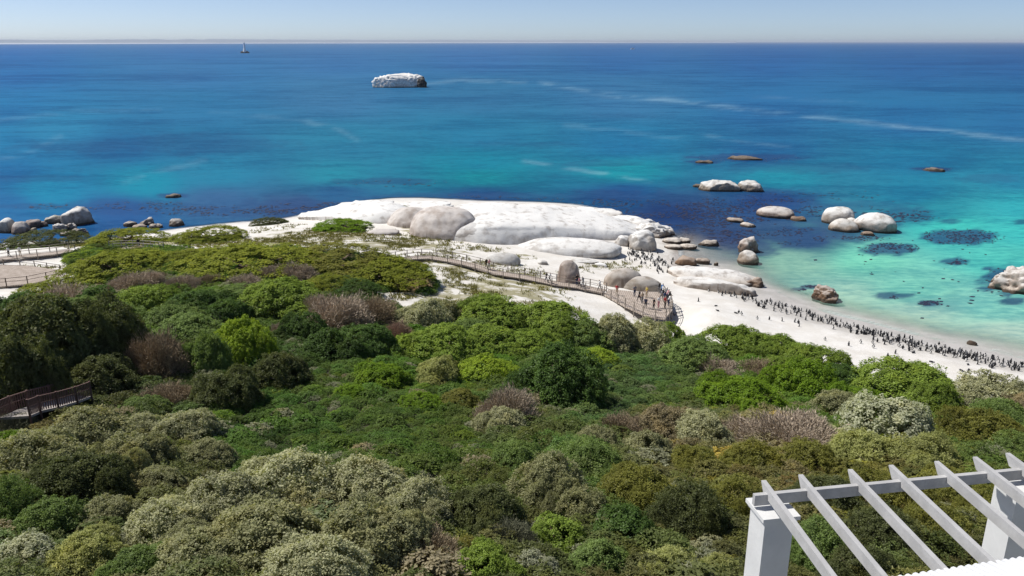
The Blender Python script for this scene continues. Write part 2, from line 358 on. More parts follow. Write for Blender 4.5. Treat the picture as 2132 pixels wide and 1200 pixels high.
reef = (1 - sstep(0.5, 1.1, np.hypot((PX - 1415) / 45, (PY - 490) / 38))) * .9 + (1 - sstep(.5, 1.1, np.hypot((PX - 1430) / 60, (PY - 540) / 26))) * .35
fattr(gm, 'reef', np.clip(reef * (Z < 0.9), 0, 1))
ground = obj('sandy_ground', gm); ground['kind'] = 'structure'

# ------------------------------------------------------------------ sea
WC = [(0,100,40,108,176),(0,150,42,110,172),(0,220,38,118,172),(0,300,35,122,170),(0,360,32,108,162),(100,395,30,134,174),(300,380,25,138,168),(0,425,42,108,163),(0,500,55,105,165),(250,440,45,90,150),(120,270,45,128,172),
      (400,100,52,112,172),(400,150,58,115,168),(400,220,48,118,165),(400,300,35,110,154),(450,360,40,128,164),(450,420,62,100,147),(250,310,30,100,150),
      (700,120,62,115,170),(700,200,66,120,165),(700,300,45,126,161),(700,370,40,137,162),(700,400,45,95,142),(620,435,60,85,130),
      (1000,110,60,112,170),(1000,200,55,116,160),(1000,280,40,122,161),(1000,340,25,132,160),(1000,370,20,142,156),(1000,405,35,82,132),
      (1300,110,50,105,165),(1300,200,62,118,165),(1300,300,38,120,165),(1300,360,25,142,161),(1300,400,35,85,140),(1400,450,40,65,120),(1500,500,55,72,117),(1450,530,120,140,150),(1500,560,150,172,165),
      (1600,110,45,100,162),(1600,220,45,108,162),(1600,320,40,105,155),(1620,370,35,142,166),(1600,420,40,75,135),(1680,500,60,95,128),(1650,545,135,180,168),
      (1900,120,42,98,158),(1900,250,42,110,162),(1900,330,35,122,162),(1900,400,35,128,162),(1950,440,45,142,162),(1980,475,62,176,174),(1800,540,112,190,174),(1900,600,125,195,182),(2080,540,80,180,175),(2080,640,135,198,188),(1750,620,158,196,185),(1900,660,168,200,190),(2080,700,172,197,190),
      (2132,110,40,95,155),(2132,250,42,108,160),(2132,370,40,130,165),(2132,430,50,160,175),(2132,480,62,175,178),(2400,300,42,110,160),(2400,600,90,185,178),(-300,300,38,115,165),(-300,480,50,105,160)]
rows = np.concatenate([np.geomspace(55, 420, 330), np.geomspace(424, 60000, 150)]); cols = np.linspace(-1.5, 1.5, 470)
U, W_ = np.meshgrid(cols, rows); SX, SY = U * W_, W_
SPX, SPY = proj(SX, SY, np.zeros_like(SX))
wca = np.array(WC, float); lin = np.array([srgb(*c) for c in wca[:, 2:]])
def remap(a, b): return a / 2.0, b * 1.25                            # distances along the shore count less than across
cu, cv = remap(wca[:, 0], wca[:, 1]); su, sv = remap(np.clip(SPX, -300, 2420), SPY)
num = np.zeros(SX.shape + (3,)); den = np.zeros(SX.shape)
for i in range(len(WC)):
    w_ = 1 / ((su - cu[i]) ** 2 + (sv - cv[i]) ** 2 + 90) ** 1.7
    num += w_[..., None] * lin[i]; den += w_
wc = num / den[..., None]
def nz2(a, b, s): return fbm(SPX / a + s, SPY / b + s * 3, s)
def blend(c, m, k): return c * (1 - m[..., None]) + np.array(k) * m[..., None]
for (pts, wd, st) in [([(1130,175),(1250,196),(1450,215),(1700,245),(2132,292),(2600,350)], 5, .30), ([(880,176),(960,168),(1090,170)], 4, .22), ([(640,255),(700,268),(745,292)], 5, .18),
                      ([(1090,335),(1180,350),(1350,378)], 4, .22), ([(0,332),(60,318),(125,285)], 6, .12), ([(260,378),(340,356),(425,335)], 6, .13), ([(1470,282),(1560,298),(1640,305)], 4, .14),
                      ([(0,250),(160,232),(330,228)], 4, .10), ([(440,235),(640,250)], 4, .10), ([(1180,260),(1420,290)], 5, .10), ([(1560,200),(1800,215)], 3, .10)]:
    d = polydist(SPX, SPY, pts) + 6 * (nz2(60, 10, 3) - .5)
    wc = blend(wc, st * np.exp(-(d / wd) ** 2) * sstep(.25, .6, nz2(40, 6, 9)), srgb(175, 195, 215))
# kelp and weed-grown reef seen through the water: (centre, radii, strength, roughness)
KE = [(1560,328,140,9,.75),(1470,338,45,7,.75),(1945,353,45,6,.9),(1640,350,180,14,.35),(2060,372,90,12,.35),(1250,340,90,8,.3),(800,378,120,8,.45),(1520,415,220,26,.55),(1420,450,160,42,.6),(1560,470,150,40,.65),(1660,492,80,26,.75),(1780,470,120,36,.55),(1880,448,75,20,.55),
      (1000,412,260,14,.55),(620,430,150,22,.5),(480,440,150,14,.45),(361,409,36,6,.8),(260,432,160,20,.35),(1855,518,62,15,.9),(2000,494,95,18,.9),(1985,545,30,8,.75),(1860,617,48,9,.8),(1935,632,28,7,.85),(1690,597,22,5,.7),(1663,603,16,4,.7),(2085,585,48,34,.9),(2110,628,30,8,.85),
      (1570,518,60,20,.7),(1500,545,50,9,.35),(1450,470,70,24,.5),(1980,461,24,6,.6),(2130,462,20,6,.6),(1790,492,80,14,.7),(420,300,190,26,.25),(180,305,160,16,.25),(1830,690,50,8,.3),(1960,700,50,6,.25),(1100,300,120,6,.2),(1300,240,120,7,.15),(1800,430,120,14,.4),(1260,408,140,12,.55), (90,430,110,7,.4), (60,372,150,8,.3)]
kel = np.zeros(SX.shape); wob = nz2(26, 9, 5) - .5; wob2 = nz2(9, 4, 8) - .5
for a, b, rx, ry, s_ in KE:
    d = np.hypot((SPX - a) / rx, (SPY - b) / ry) + 0.85 * wob + 0.45 * wob2
    kel = np.maximum(kel, s_ * (1 - sstep(0.62, 1.1, d)))
wc = blend(wc, np.clip(kel * .88, 0, 1), srgb(52, 74, 124))
sm = mesh_np('sea', np.stack([SX, SY, np.zeros_like(SX)], -1).reshape(-1, 3), (lambda i: np.stack([i[:-1, :-1], i[:-1, 1:], i[1:, 1:], i[1:, :-1]], -1).reshape(-1, 4))(np.arange(SX.size).reshape(SX.shape)), True, [M_SEA])
near = SY < 238
dep = np.full(SX.shape, 8.0); nm = near & (np.abs(SX) < 188); dep[nm] = -gz(SX[nm], SY[nm])
dep = dep + 0.12 * (fbm(SX * .3, SY * .3, 4) - .5)
rk = 1 - sstep(1390, 1440, SPX); alpha = np.clip(sstep(0.0, 0.9, dep) * .8 + sstep(0.5, 2.2, dep) * .2, 0.0, 1); alpha = alpha * (1 - rk) + sstep(-.05, .3, dep) * rk
foam = np.exp(-((dep - 0.03) / 0.05) ** 2) * sstep(.35, .6, fbm(SX * .25, SY * .25, 6)) * .8 * (dep < 1)
alpha = np.maximum(alpha, foam * .7)
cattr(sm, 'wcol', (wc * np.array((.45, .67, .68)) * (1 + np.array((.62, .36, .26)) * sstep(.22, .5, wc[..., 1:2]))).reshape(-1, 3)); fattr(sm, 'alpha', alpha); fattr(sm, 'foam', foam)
sea = obj('sea', sm); sea['kind'] = 'structure'

# far coast: low pale dunes along the horizon
mb = MB(); fv = []; ff = []; prev = None
mcoast = NT('far_dunes_haze_tinted'); pc = mcoast.pos()
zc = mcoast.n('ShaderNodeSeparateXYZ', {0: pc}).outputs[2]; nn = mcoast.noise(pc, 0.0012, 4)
ccol = mcoast.mix(mcoast.ramp(mcoast.math('ADD', zc, mcoast.math('MULTIPLY', nn, 16.0)), 22, 30), (0.56, 0.60, 0.66), (0.26, 0.30, 0.36))  # blue of the haze mixed into both base tones
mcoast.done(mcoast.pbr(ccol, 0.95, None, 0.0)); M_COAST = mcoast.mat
pts = [(-500, 9000, 55), (-100, 11000, 62), (300, 14000, 74), (600, 17000, 80), (900, 21000, 82), (1250, 26000, 74), (1500, 32000, 66)]
cs = []
for i in range(len(pts) - 1):
    for k in range(30):
        f = k / 30; cs.append([pts[i][j] * (1 - f) + pts[i + 1][j] * f for j in range(3)])
V = []; Fq = []
for i, (a, d, h) in enumerate(cs):
    u = (a - 1066) / FPX / cp
    hh = h * (0.75 + 0.5 * float(fbm(i * .18, 3.3)))
    for j, (dd, z) in enumerate(((0, -2), (60, hh * .25), (500, hh * .38), (900, hh * .9), (1500, hh), (3000, hh * .7), (5000, -2))):
        V.append(((d + dd) * u, d + dd, z))
for i in range(len(cs) - 1):
    for j in range(6): a = i * 7 + j; Fq.append((a, a + 7, a + 8, a + 1))
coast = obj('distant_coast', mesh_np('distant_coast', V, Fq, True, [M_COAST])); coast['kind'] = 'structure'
# ------------------------------------------------------------------ haze over the bay
mb = MB(); mb.box((0, 22000, 46), (196000, 88000, 112)); hz_t = NT('sea_haze')
hz_v = hz_t.n('ShaderNodeVolumePrincipled', {'Color': (0.80, 0.88, 1.0), 'Density': 3.3e-5, 'Anisotropy': 0.1}); hz_t.t.links.new(hz_v.outputs[0], hz_t.out.inputs['Volume'])
haze = mb.build('haze', hz_t.mat); tag(haze, 'thin pale blue sea haze over the whole bay', 'haze', None, 'stuff')

# ------------------------------------------------------------------ rocks
_bm = bmesh.new(); bmesh.ops.create_icosphere(_bm, subdivisions=5, radius=1.0)
ICO5 = (np.array([v.co[:] for v in _bm.verts]), np.array([[v.index for v in f.verts] for f in _bm.faces])); _bm.free()
_bm = bmesh.new(); bmesh.ops.create_icosphere(_bm, subdivisions=4, radius=1.0)
ICO4 = (np.array([v.co[:] for v in _bm.verts]), np.array([[v.index for v in f.verts] for f in _bm.faces])); _bm.free()
def rock_mesh(name, sx, sy, sz, seed, style='boulder', hi=False):
    V0, F0 = ICO5 if hi else ICO4
    r = rs(seed); V = V0.copy(); so = seed * 3.7
    e = {'boulder': 0.86, 'slab': 0.8, 'rough': 0.8, 'dome': 0.95, 'ark': 0.55}[style]
    V = np.sign(V) * np.abs(V) ** e
    n1 = fbm(V[:, 0] * 1.1 + so, V[:, 1] * 1.1, V[:, 2] * 1.1, 3) - .5
    amp = {'boulder': .42, 'slab': .5, 'rough': .75, 'dome': .22, 'ark': .3}[style]
    V = V * (1 + amp * n1)[:, None]
    for k in range({'boulder': 5, 'slab': 6, 'rough': 16, 'dome': 3, 'ark': 9}[style]):        # split faces
        nrm = r.normal(size=3); nrm /= np.linalg.norm(nrm); nrm[2] *= .6
        lim = r.uniform(.72, .95); d = V @ nrm
        V = V - np.outer(np.clip(d - lim, 0, None) * .82, nrm)
    s3 = np.array((sx, sy, sz)); W = V * s3
    fine = fbm(W[:, 0] * .9 + so, W[:, 1] * .9, W[:, 2] * .9, 4) - .5
    k = {'boulder': .10, 'slab': .12, 'rough': .32, 'dome': .035, 'ark': .16}[style] * min(sz * 1.2, sx)
    W = W + V / np.linalg.norm(V, axis=1)[:, None] * (fine * k * 2)[:, None]
    if style == 'rough':
        c = np.abs(fbm(W[:, 0] * .7 + so, W[:, 1] * .7, W[:, 2] * 1.6, 3) - .5)
        W = W - V * (np.clip(.07 - c, 0, 1) * 3.0 * min(sz, 1))[:, None]
    return mesh_np(name, W, F0, True, [M_ROCK])
ROCKN = [0]
def rock(label, cxp, byp, w, h, dr=0.7, col=(.42, .39, .35), guano=.6, style='boulder', rz=0.0, lift=0.0, z=None, seed=None, name='boulder', cat='boulder', hi=False, tilt=0.0, group=None):
    q = P(cxp, byp, z) if z is not None else G(cxp, byp)
    m = mpp(q); th = math.asin((CAMZ - q[2]) / np.linalg.norm(q - np.array((0, 0, CAMZ))))
    s, c = math.sin(th), math.cos(th); W = w * m / 2; D = W * dr
    D = min(D, .46 * h * m / s)
    H = math.sqrt(max((h * m - D * s) ** 2 - (D * s) ** 2, (.12 * h * m) ** 2)) / c
    f = np.array((q[0], q[1])) / np.hypot(q[0], q[1])
    ctr = q[:2] + f * D; ROCKN[0] += 1
    zb = (q[2] if z is not None else max(g1(*ctr), q[2] - .3, 0 if q[2] < .4 else -9))
    o = obj(name, rock_mesh(name, W * 1.04, D * 1.08, H * 1.04 / (1 + lift), seed or ROCKN[0] + 10, style, hi), None, (ctr[0], ctr[1], zb + lift * H / (1 + lift) ), rz - math.atan2(f[0], f[1]))
    o.rotation_euler[1] = tilt
    o.color = (*col, 1); o['guano'] = float(guano)
    tag(o, label, cat, group); return o
GREY = (.40, .37, .335); PINK = (.44, .375, .335); WHT = (.72, .70, .67); BRN = (.30, .215, .155); DRK = (.20, .17, .145); ORG = (.36, .25, .17)
# the flat white rock island far out
rock('long flat-topped white rock island far out in the blue sea', 829, 183, 106, 25, .5, (.86, .85, .83), 1.3, 'ark', z=0, seed=71, name='rock_island', cat='rock island', hi=True)
rock('near-black rock added for the shaded right end of the white rock island', 878, 183, 20, 22, .8, (.05, .05, .05), .1, 'rough', z=0, seed=72)  # extra rock; its near-black colour stands for the island's dark, shaded end
# whaleback headland
for i, (a, b, w, h, l_) in enumerate(((668, 452, 90, 16, 'leftmost'), (760, 432, 120, 16, 'second'), (880, 432, 130, 14, 'third'), (1010, 434, 140, 14, 'fourth'), (1130, 436, 130, 14, 'fifth'), (1235, 448, 120, 16, 'sixth'), (1310, 470, 110, 20, 'seventh'), (1372, 488, 60, 16, 'rightmost'))):
    rock(l_ + ' pale ledge of the row along the sea edge behind the whaleback', a, b, w, h, .5, (.66, .64, .60), 1.1, 'rough', (-.15 + .06 * i) * -1, seed=130 + i, name='rock_ledge', cat='rock')
def crom(A, n):
    """smooth curve through the rows of A"""
    A = np.asarray(A, float); m = len(A); t = np.linspace(0, m - 1.0001, n); k = t.astype(int); f = (t - k).reshape((-1,) + (1,) * (A.ndim - 1))
    p0, p1, p2, p3 = A[np.clip(k - 1, 0, m - 1)], A[k], A[np.clip(k + 1, 0, m - 1)], A[np.clip(k + 2, 0, m - 1)]
    return .5 * (2 * p1 + (p2 - p0) * f + (2 * p0 - 5 * p1 + 4 * p2 - p3) * f ** 2 + (3 * p1 - p0 - 3 * p2 + p3) * f ** 3)
def loft_rock(label, name, cols, base, edge, crest, de, dc, col, guano, seed, db=5.0, nc=170, nr=64, amp=.5):
    rows = [[] for _ in range(7)]
    for x_, b, e, c, d1, d2 in zip(cols, base, edge, crest, de, dc):
        q = G(x_, b); rows[0].append(q + (0, 0, -1.2)); rows[1].append(q + (0, .15, .1))
        def at(py_, yy): d = ray(x_, py_); return d * (yy / d[1]) + (0, 0, CAMZ)
        E = at(e, q[1] + d1); K = at(c, q[1] + d2); rows[2].append((rows[1][-1] * .45 + E * .55) + (0, -.5, .35)); rows[3].append(E)
        rows[4].append((E + K) / 2 + (0, 0, .25)); rows[5].append(K); rows[6].append(K + (0, db, -K[2] - 1.2))
    A = crom(np.array(rows), nr); A = np.swapaxes(crom(np.swapaxes(A, 0, 1), nc), 0, 1)
    N = np.cross(np.gradient(A, axis=1), np.gradient(A, axis=0)); N /= np.linalg.norm(N, axis=2)[..., None] + 1e-9; N *= np.sign(N[nr // 2, nc // 2, 2])
    n1 = fbm(A[..., 0] * .11 + seed, A[..., 1] * .11, A[..., 2] * .2, 3) - .5; n2 = fbm(A[..., 0] * .55 + seed, A[..., 1] * .4, A[..., 2] * .12, 3) - .5; n3 = fbm(A[..., 0] * 1.6, A[..., 1] * 1.6, A[..., 2] * 1.6 + seed, 3) - .5
    A = A + N * (n1 * 1.8 * amp + n2 * .45 * amp + n3 * .12 * amp)[..., None]
    c0 = np.array((A[..., 0].mean(), A[..., 1].mean(), 0.0)); I = np.arange(nr * nc).reshape(nr, nc)
    F = np.stack([I[:-1, :-1], I[:-1, 1:], I[1:, 1:], I[1:, :-1]], -1).reshape(-1, 4)
    o = obj(name, mesh_np(name, (A - c0).reshape(-1, 3), F, True, [M_ROCK]), None, c0); o.color = (*col, 1); o['guano'] = float(guano); tag(o, label, 'rock'); return o
loft_rock('long smooth white whaleback rock behind the beach, largest of all', 'whaleback_rock', [925, 950, 1010, 1080, 1150, 1220, 1285, 1335, 1372, 1392], [497, 503, 508, 510, 507, 502, 501, 497, 495, 494], [478, 469, 466, 465, 468, 471, 476, 484, 490, 493],
          [452, 436, 430, 428, 430, 437, 455, 471, 484, 491], [1.5, 2.6, 3.2, 3.4, 3.4, 3.2, 2.8, 2, 1, .4], [10, 15, 18, 19, 18, 16, 12, 8, 4, 2], (.70, .68, .65), 1.2, 21)
loft_rock('white sloping rock at the sea edge left of the two grey domes', 'rock_slope', [622, 650, 700, 750, 790, 830, 860], [457, 459, 460, 464, 466, 462, 452], [454, 451, 446, 443, 440, 443, 446], [451, 445, 433, 425, 421, 426, 436], [.5, 1.2, 2.5, 3.5, 3.5, 2.5, 1], [2, 6, 11, 14, 14, 11, 6], (.70, .68, .65), 1.2, 22, 4.0, 90, 48, .5)
rock('smooth grey-pink dome rock split by a dark crack, left half', 856, 474, 94, 44, .8, (.60, .54, .49), .35, 'dome', .0, lift=.0, seed=23, hi=True)
rock('big smooth grey-pink dome rock between the split dome and the whaleback', 925, 498, 148, 70, .75, (.60, .53, .48), .35, 'dome', -.2, lift=.0, seed=24, hi=True)
rock('pale grey rounded rock with a notch at the left end of the whaleback', 988, 504, 112, 42, .6, (.56, .53, .50), .5, 'dome', .0, seed=25, hi=True)
rock('wide low smooth slab in front of the whaleback rock', 1185, 533, 225, 38, .45, (.66, .645, .62), .8, 'dome', -.03, seed=26, hi=True, name='rock_slab', cat='rock')
rock('white barrel-shaped boulder at the tip of the whaleback', 1338, 523, 60, 40, .7, (.55, .53, .50), 1.0, 'boulder', .15, lift=.35, seed=27, hi=True)
rock('small white rounded boulder beside the barrel-shaped one', 1296, 513, 29, 21, .8, (.55, .53, .50), 1.0, 'boulder', lift=.3)
rock('pale broken rock spit reaching into the kelp behind the barrel boulder', 1352, 494, 92, 28, .6, (.52, .49, .45), .9, 'rough', .3, seed=30, hi=True, name='rock_spit', cat='rock')
rock('upright brown cone-shaped boulder beside the boardwalk', 1183, 598, 50, 56, .9, (.40, .33, .285), .2, 'dome', lift=.2, seed=31, hi=True)
rock('curved grey boulder behind the viewing platform, rear of the pair', 1297, 600, 84, 42, .6, (.42, .36, .30), .25, 'dome', .3, seed=32, hi=True)
rock('curved grey boulder touching the viewing platform, front of the pair', 1333, 607, 86, 32, .55, (.40, .35, .29), .3, 'dome', .1, seed=33, hi=True)
rock('long pale layered rock shelf on the beach, upper ledge', 1478, 590, 185, 32, .45, (.56, .53, .50), .8, 'slab', -.1, seed=34, hi=True, name='rock_shelf', cat='rock')
rock('long pale layered rock shelf on the beach, lower ledge with dark foot', 1478, 607, 165, 26, .3, (.48, .45, .42), .7, 'slab', -.22, seed=35, hi=True, name='rock_shelf', cat='rock')
rock('dark brown seaward end of the layered rock shelf', 1563, 598, 52, 20, .7, BRN, .25, 'rough', .2, seed=36)
for (a, b, w, h, s_) in ((1398, 508, 34, 13, 40), (1424, 507, 26, 12, 41), (1402, 521, 38, 12, 42), (1432, 520, 36, 11, 43)):
    rock({40: 'upper left flat dark-sided rock of four beside the barrel boulder', 41: 'upper right flat dark-sided rock of four beside the barrel boulder', 42: 'lower left flat dark-sided rock of four beside the barrel boulder', 43: 'lower right flat dark-sided rock of four beside the barrel boulder'}[s_], a, b, w, h, .7, DRK, 1.0, 'slab', .1, lift=.2, seed=s_)
rock('orange-brown rounded boulder at the water edge above the rock shelf', 1428, 555, 40, 22, .8, ORG, .2, 'boulder', lift=.2, seed=44)
rock('low pale flat rock right of the orange-brown boulder', 1462, 550, 32, 11, .7, PINK, .5, 'slab', seed=45)
rock('small dark pebble-like rock in the shallow pool', 1491, 553, 9, 7, .8, DRK, .6, 'boulder', seed=46)
rock('low weedy rock cluster in the shallows left of the two reddish boulders', 1476, 514, 42, 12, .6, DRK, .6, 'rough', seed=47)
rock('reddish jagged boulder with white streaks, rear of two in the shallows', 1556, 528, 46, 28, .7, (.37, .29, .24), .5, 'rough', .3, z=0, seed=48)
rock('cream rounded boulder with a dark cleft, front of two in the shallows', 1558, 552, 42, 28, .8, (.43, .37, .31), .6, 'boulder', z=0, lift=.2, seed=49)
rock('brown rugged rock standing in the clear shallows by the beach', 1717, 631, 54, 32, .7, (.27, .185, .13), .35, 'rough', z=-.1, seed=50, hi=True)
rock('grey ridged rock cut by the right picture edge in turquoise water', 2122, 612, 110, 54, .8, PINK, .6, 'rough', z=0, seed=51, hi=True)
rock('left half of the long pale islet with a crack, far right water', 1496, 400, 80, 24, .5, (.45, .40, .33), .7, 'boulder', z=0, seed=52, hi=True, name='islet_rock')
rock('right half of the long pale islet beyond its crack', 1561, 400, 54, 22, .6, (.45, .40, .33), .7, 'boulder', z=0, seed=53, hi=True, name='islet_rock')
rock('small black rock at the left tip of the long pale islet', 1452, 391, 22, 9, .6, DRK, .1, 'rough', z=0, seed=54)
rock('wide low pinkish rock with dark underside, alone in the kelp', 1614, 455, 74, 24, .7, PINK, .5, 'dome', z=0, lift=.3, seed=55, hi=True)
rock('small flat brown rock awash right of the low pinkish rock', 1662, 461, 32, 11, .7, BRN, .2, 'slab', z=0, seed=56)
rock('tall white egg-shaped boulder, rear left of the sea cluster', 1742, 468, 64, 38, .8, (.54, .50, .45), .8, 'dome', z=0, lift=.25, seed=57, hi=True, tilt=-.15)
rock('lower cream boulder in front of the egg-shaped one', 1755, 484, 58, 28, .8, (.47, .41, .34), .6, 'dome', z=0, seed=58, hi=True)
rock('small white boulder wedged in the middle of the sea cluster', 1770, 474, 24, 20, .8, (.50, .46, .40), .7, 'dome', z=0, lift=.2, seed=59)
rock('large white oblong boulder at the right of the sea cluster', 1820, 485, 86, 42, .7, (.54, .50, .46), .8, 'dome', -.1, z=0, lift=.3, seed=60, hi=True)
rock('small brown awash rock below the large oblong boulder', 1806, 492, 28, 9, .7, BRN, .2, 'slab', z=0, seed=61)
rock('low dark flat rocks with a white spot in the kelp', 1530, 464, 36, 11, .6, BRN, .5, 'slab', -.3, z=0, seed=62)
rock('thin pale rock sliver awash in the kelp', 1556, 474, 32, 10, .6, (.42, .36, .30), .9, 'slab', -.3, z=0, seed=63)
rock('small black reef rock awash at far left sea', 361, 413, 36, 8, .6, DRK, .15, 'rough', z=0, seed=64)
rock('small black reef rock awash at far right sea', 1944, 358, 42, 8, .6, DRK, .1, 'rough', z=0, seed=65)
rock('dark drying reef beside the pale islet, left piece', 1467, 341, 40, 7, .5, DRK, .1, 'rough', z=0, seed=66)
rock('dark drying reef beyond the pale islet, longer right piece', 1545, 334, 70, 8, .4, DRK, .1, 'rough', z=0, seed=67)
# left shore rocks
rock('largest grey wedge-shaped boulder of the left shore group', 163, 470, 58, 36, .7, GREY, .7, 'boulder', .35, z=0, lift=.15, seed=80, hi=True, tilt=-.3)
rock('pale green-grey block left of the wedge-shaped boulder', 113, 467, 36, 18, .7, (.40, .385, .32), .6, 'boulder', .1, z=0, lift=.2, seed=81)
rock('white-domed boulder at the left picture edge by the sea', 19, 486, 34, 30, .8, (.45, .44, .40), .8, 'boulder', z=0, seed=82, hi=True)
rock('grey-pink sloping boulder right of the white-domed one', 46, 488, 36, 24, .8, PINK, .4, 'boulder', .3, z=0, seed=83)
rock('red-brown rounded boulder behind the grey-pink sloping one', 70, 476, 32, 18, .8, (.31, .235, .20), .25, 'boulder', z=0, lift=.2, seed=84)
rock('small red-brown boulder between left shore groups', 90, 473, 18, 12, .8, (.31, .235, .20), .3, 'boulder', z=0, seed=85)
rock('small yellowish boulder at the foot of the red-brown one', 71, 486, 14, 12, .8, (.36, .32, .23), .3, 'boulder', z=0, seed=86)
rock('flat pale rock left of the white-domed boulder', -6, 480, 34, 12, .8, GREY, .6, 'slab', z=0, seed=87)
rock('angular pale rock below the wedge boulder, left of its foot', 127, 484, 28, 18, .8, GREY, .8, 'rough', z=0, seed=88)
rock('angular pale rock directly below the wedge boulder', 150, 480, 24, 16, .8, GREY, .8, 'rough', z=0, seed=89)
rock('dark jagged rock at the shore below the wedge boulder', 168, 490, 30, 14, .8, DRK, .4, 'rough', seed=90)
rock('low grey rock at the waterline below the angular pale pair', 140, 492, 26, 9, .8, GREY, .5, 'slab', seed=91)
for i, (a, b, w, h, c_, l_) in enumerate(((272, 473, 26, 13, DRK, 'leftmost dark rock'), (306, 470, 26, 14, GREY, 'white-topped middle rock'), (292, 478, 30, 11, BRN, 'brown lower rock'), (326, 477, 26, 10, GREY, 'pale flat rock'), (368, 472, 30, 16, DRK, 'rightmost dark red rock'))):
    rock(l_ + ' of the small shore group above the dune shrubs', a, b, w, h, .8, c_, .6, 'rough' if i % 2 else 'boulder', .2 * i, seed=95 + i)
rock('small grey stone on the sand right of the boardwalk bend', 1130, 552, 22, 11, .8, GREY, .5, 'boulder', seed=101)
rock('white flat block on the sand above the curved boulders', 1250, 556, 26, 9, .7, WHT, .8, 'slab', seed=102)
rock('smooth pale half-buried rock above the boardwalk handrail', 1045, 552, 72, 26, .6, (.55, .54, .51), .4, 'dome', seed=103)
rock('grey low outcrop at the edge of the dune, below the two domes', 800, 490, 70, 16, .6, PINK, .4, 'dome', seed=104)
rock('low pale ledge on the sand above the upright boulder', 1215, 548, 60, 10, .5, (.52, .50, .46), .6, 'slab', seed=105)
rock('small brown stone by the waterline on the right beach', 2022, 718, 18, 8, .8, BRN, .1, 'rough', seed=106)

# ------------------------------------------------------------------ shrubs
def leaf_lay(nrm, k, r):
    """leaf axis lying mostly across the outward direction"""
    q = np.cross(nrm, r.normal(size=nrm.shape)); q /= np.linalg.norm(q, axis=1)[:, None] + 1e-9
    return q + nrm * k
def leaf_arrays(c, d, size, aspect, r, nrm=None):
    """diamond leaves at c growing along d"""
    n = len(c); d = d / np.linalg.norm(d, axis=1)[:, None]
    q = r.normal(size=(n, 3)) if nrm is None else nrm + .35 * r.normal(size=(n, 3))
    s = np.cross(d, q); s /= np.linalg.norm(s, axis=1)[:, None] + 1e-9
    L = size[:, None]; w = L * aspect * .5
    mid = c + d * L * .45
    V = np.stack([c, mid + s * w, c + d * L, mid - s * w], 1).reshape(-1, 3)
    F = np.arange(n * 4).reshape(-1, 4)
    return V, F
STY = {  # lobes, tufts per lobe, leaves per tuft, tuft radius, leaf length, aspect, up bias, flat
    'round': (26, 26, 34, .085, .037, .75, .5), 'olive': (24, 18, 38, .11, .056, .50, .7), 'leafy': (20, 16, 28, .11, .066, .6, .4),
    'heath': (28, 18, 26, .095, .060, .36, .8), 'mat': (34, 20, 28, .075, .036, .6, .7)}
def sph(r, n):
    v = r.normal(size=(n, 3)); return v / np.linalg.norm(v, axis=1)[:, None]
def crown_mesh(style, seed, mat, dens=1.0):
    nl, nt, nv, tr, ll, asp, up = STY[style]; r = rs(seed)
    LC = []; LR = []
    for i in range(nl):
        a = 2.4 * i + r.uniform(-.4, .4); q = math.sqrt((i + .5) / nl)
        rad = q * .68; rad = q * .76; z = .66 * (1 - q ** 2.4) + .14 + r.uniform(-.13, .13) * (1 - .6 * q)
        if style == 'mat': rad = q * .8; z = .55 * (1 - q ** 2.5) + .1
        LC.append((rad * math.cos(a), rad * math.sin(a), z)); LR.append(r.uniform(.14, .35) * (.9 if style == 'mat' else 1))
    LC = np.array(LC); LR = np.array(LR); C_ = []; N_ = []
    for i in range(nl):
        d = sph(r, int(nt * 2.2 * dens)); d[:, 2] = np.abs(d[:, 2]) * .95 - .22 * r.rand(len(d)); d /= np.linalg.norm(d, axis=1)[:, None]
        c = LC[i] + d * LR[i] * (r.uniform(.78, 1.1, (len(d), 1)) + .28 * r.rand(len(d), 1) ** 5)
        ins = (np.linalg.norm(c[:, None] - LC[None], axis=2) < LR[None] * .78).any(1)
        ok = ~ins & (c[:, 2] > 0.02); C_.append(c[ok][:nt * 2]); N_.append(d[ok][:nt * 2])
    C_ = np.concatenate(C_); N_ = np.concatenate(N_); n = len(C_)
    tv = r.rand(n) * .55 + .25 * fbm(C_[:, 0] * 3, C_[:, 1] * 3, C_[:, 2] * 3 + seed, 2)
    k = int(nv * dens) if dens < 1 else nv
    c = np.repeat(C_, k, 0); nn = np.repeat(N_, k, 0); v = np.repeat(tv, k)
    d = sph(r, len(c)); d = d + nn * .9; d /= np.linalg.norm(d, axis=1)[:, None]
    tsz = np.repeat(r.uniform(.7, 1.25, n), k)[:, None]
    p = c + d * tr * tsz * r.rand(len(c), 1) ** .5
    un = d * .7 + nn * .5 + sph(r, len(c)) * .55; un[:, 2] += .8; un /= np.linalg.norm(un, axis=1)[:, None]
    V, F = leaf_arrays(p, leaf_lay(un, up * .55, r), ll * r.uniform(.7, 1.3, len(c)) * (1.0 / max(dens, .6)), asp, r, un)
    m = mesh_np('crown', V, F, False, [mat])
    fattr(m, 'lv', np.repeat(np.clip(v + .3 * r.rand(len(c)) - .05, 0, 1), 4)); return m
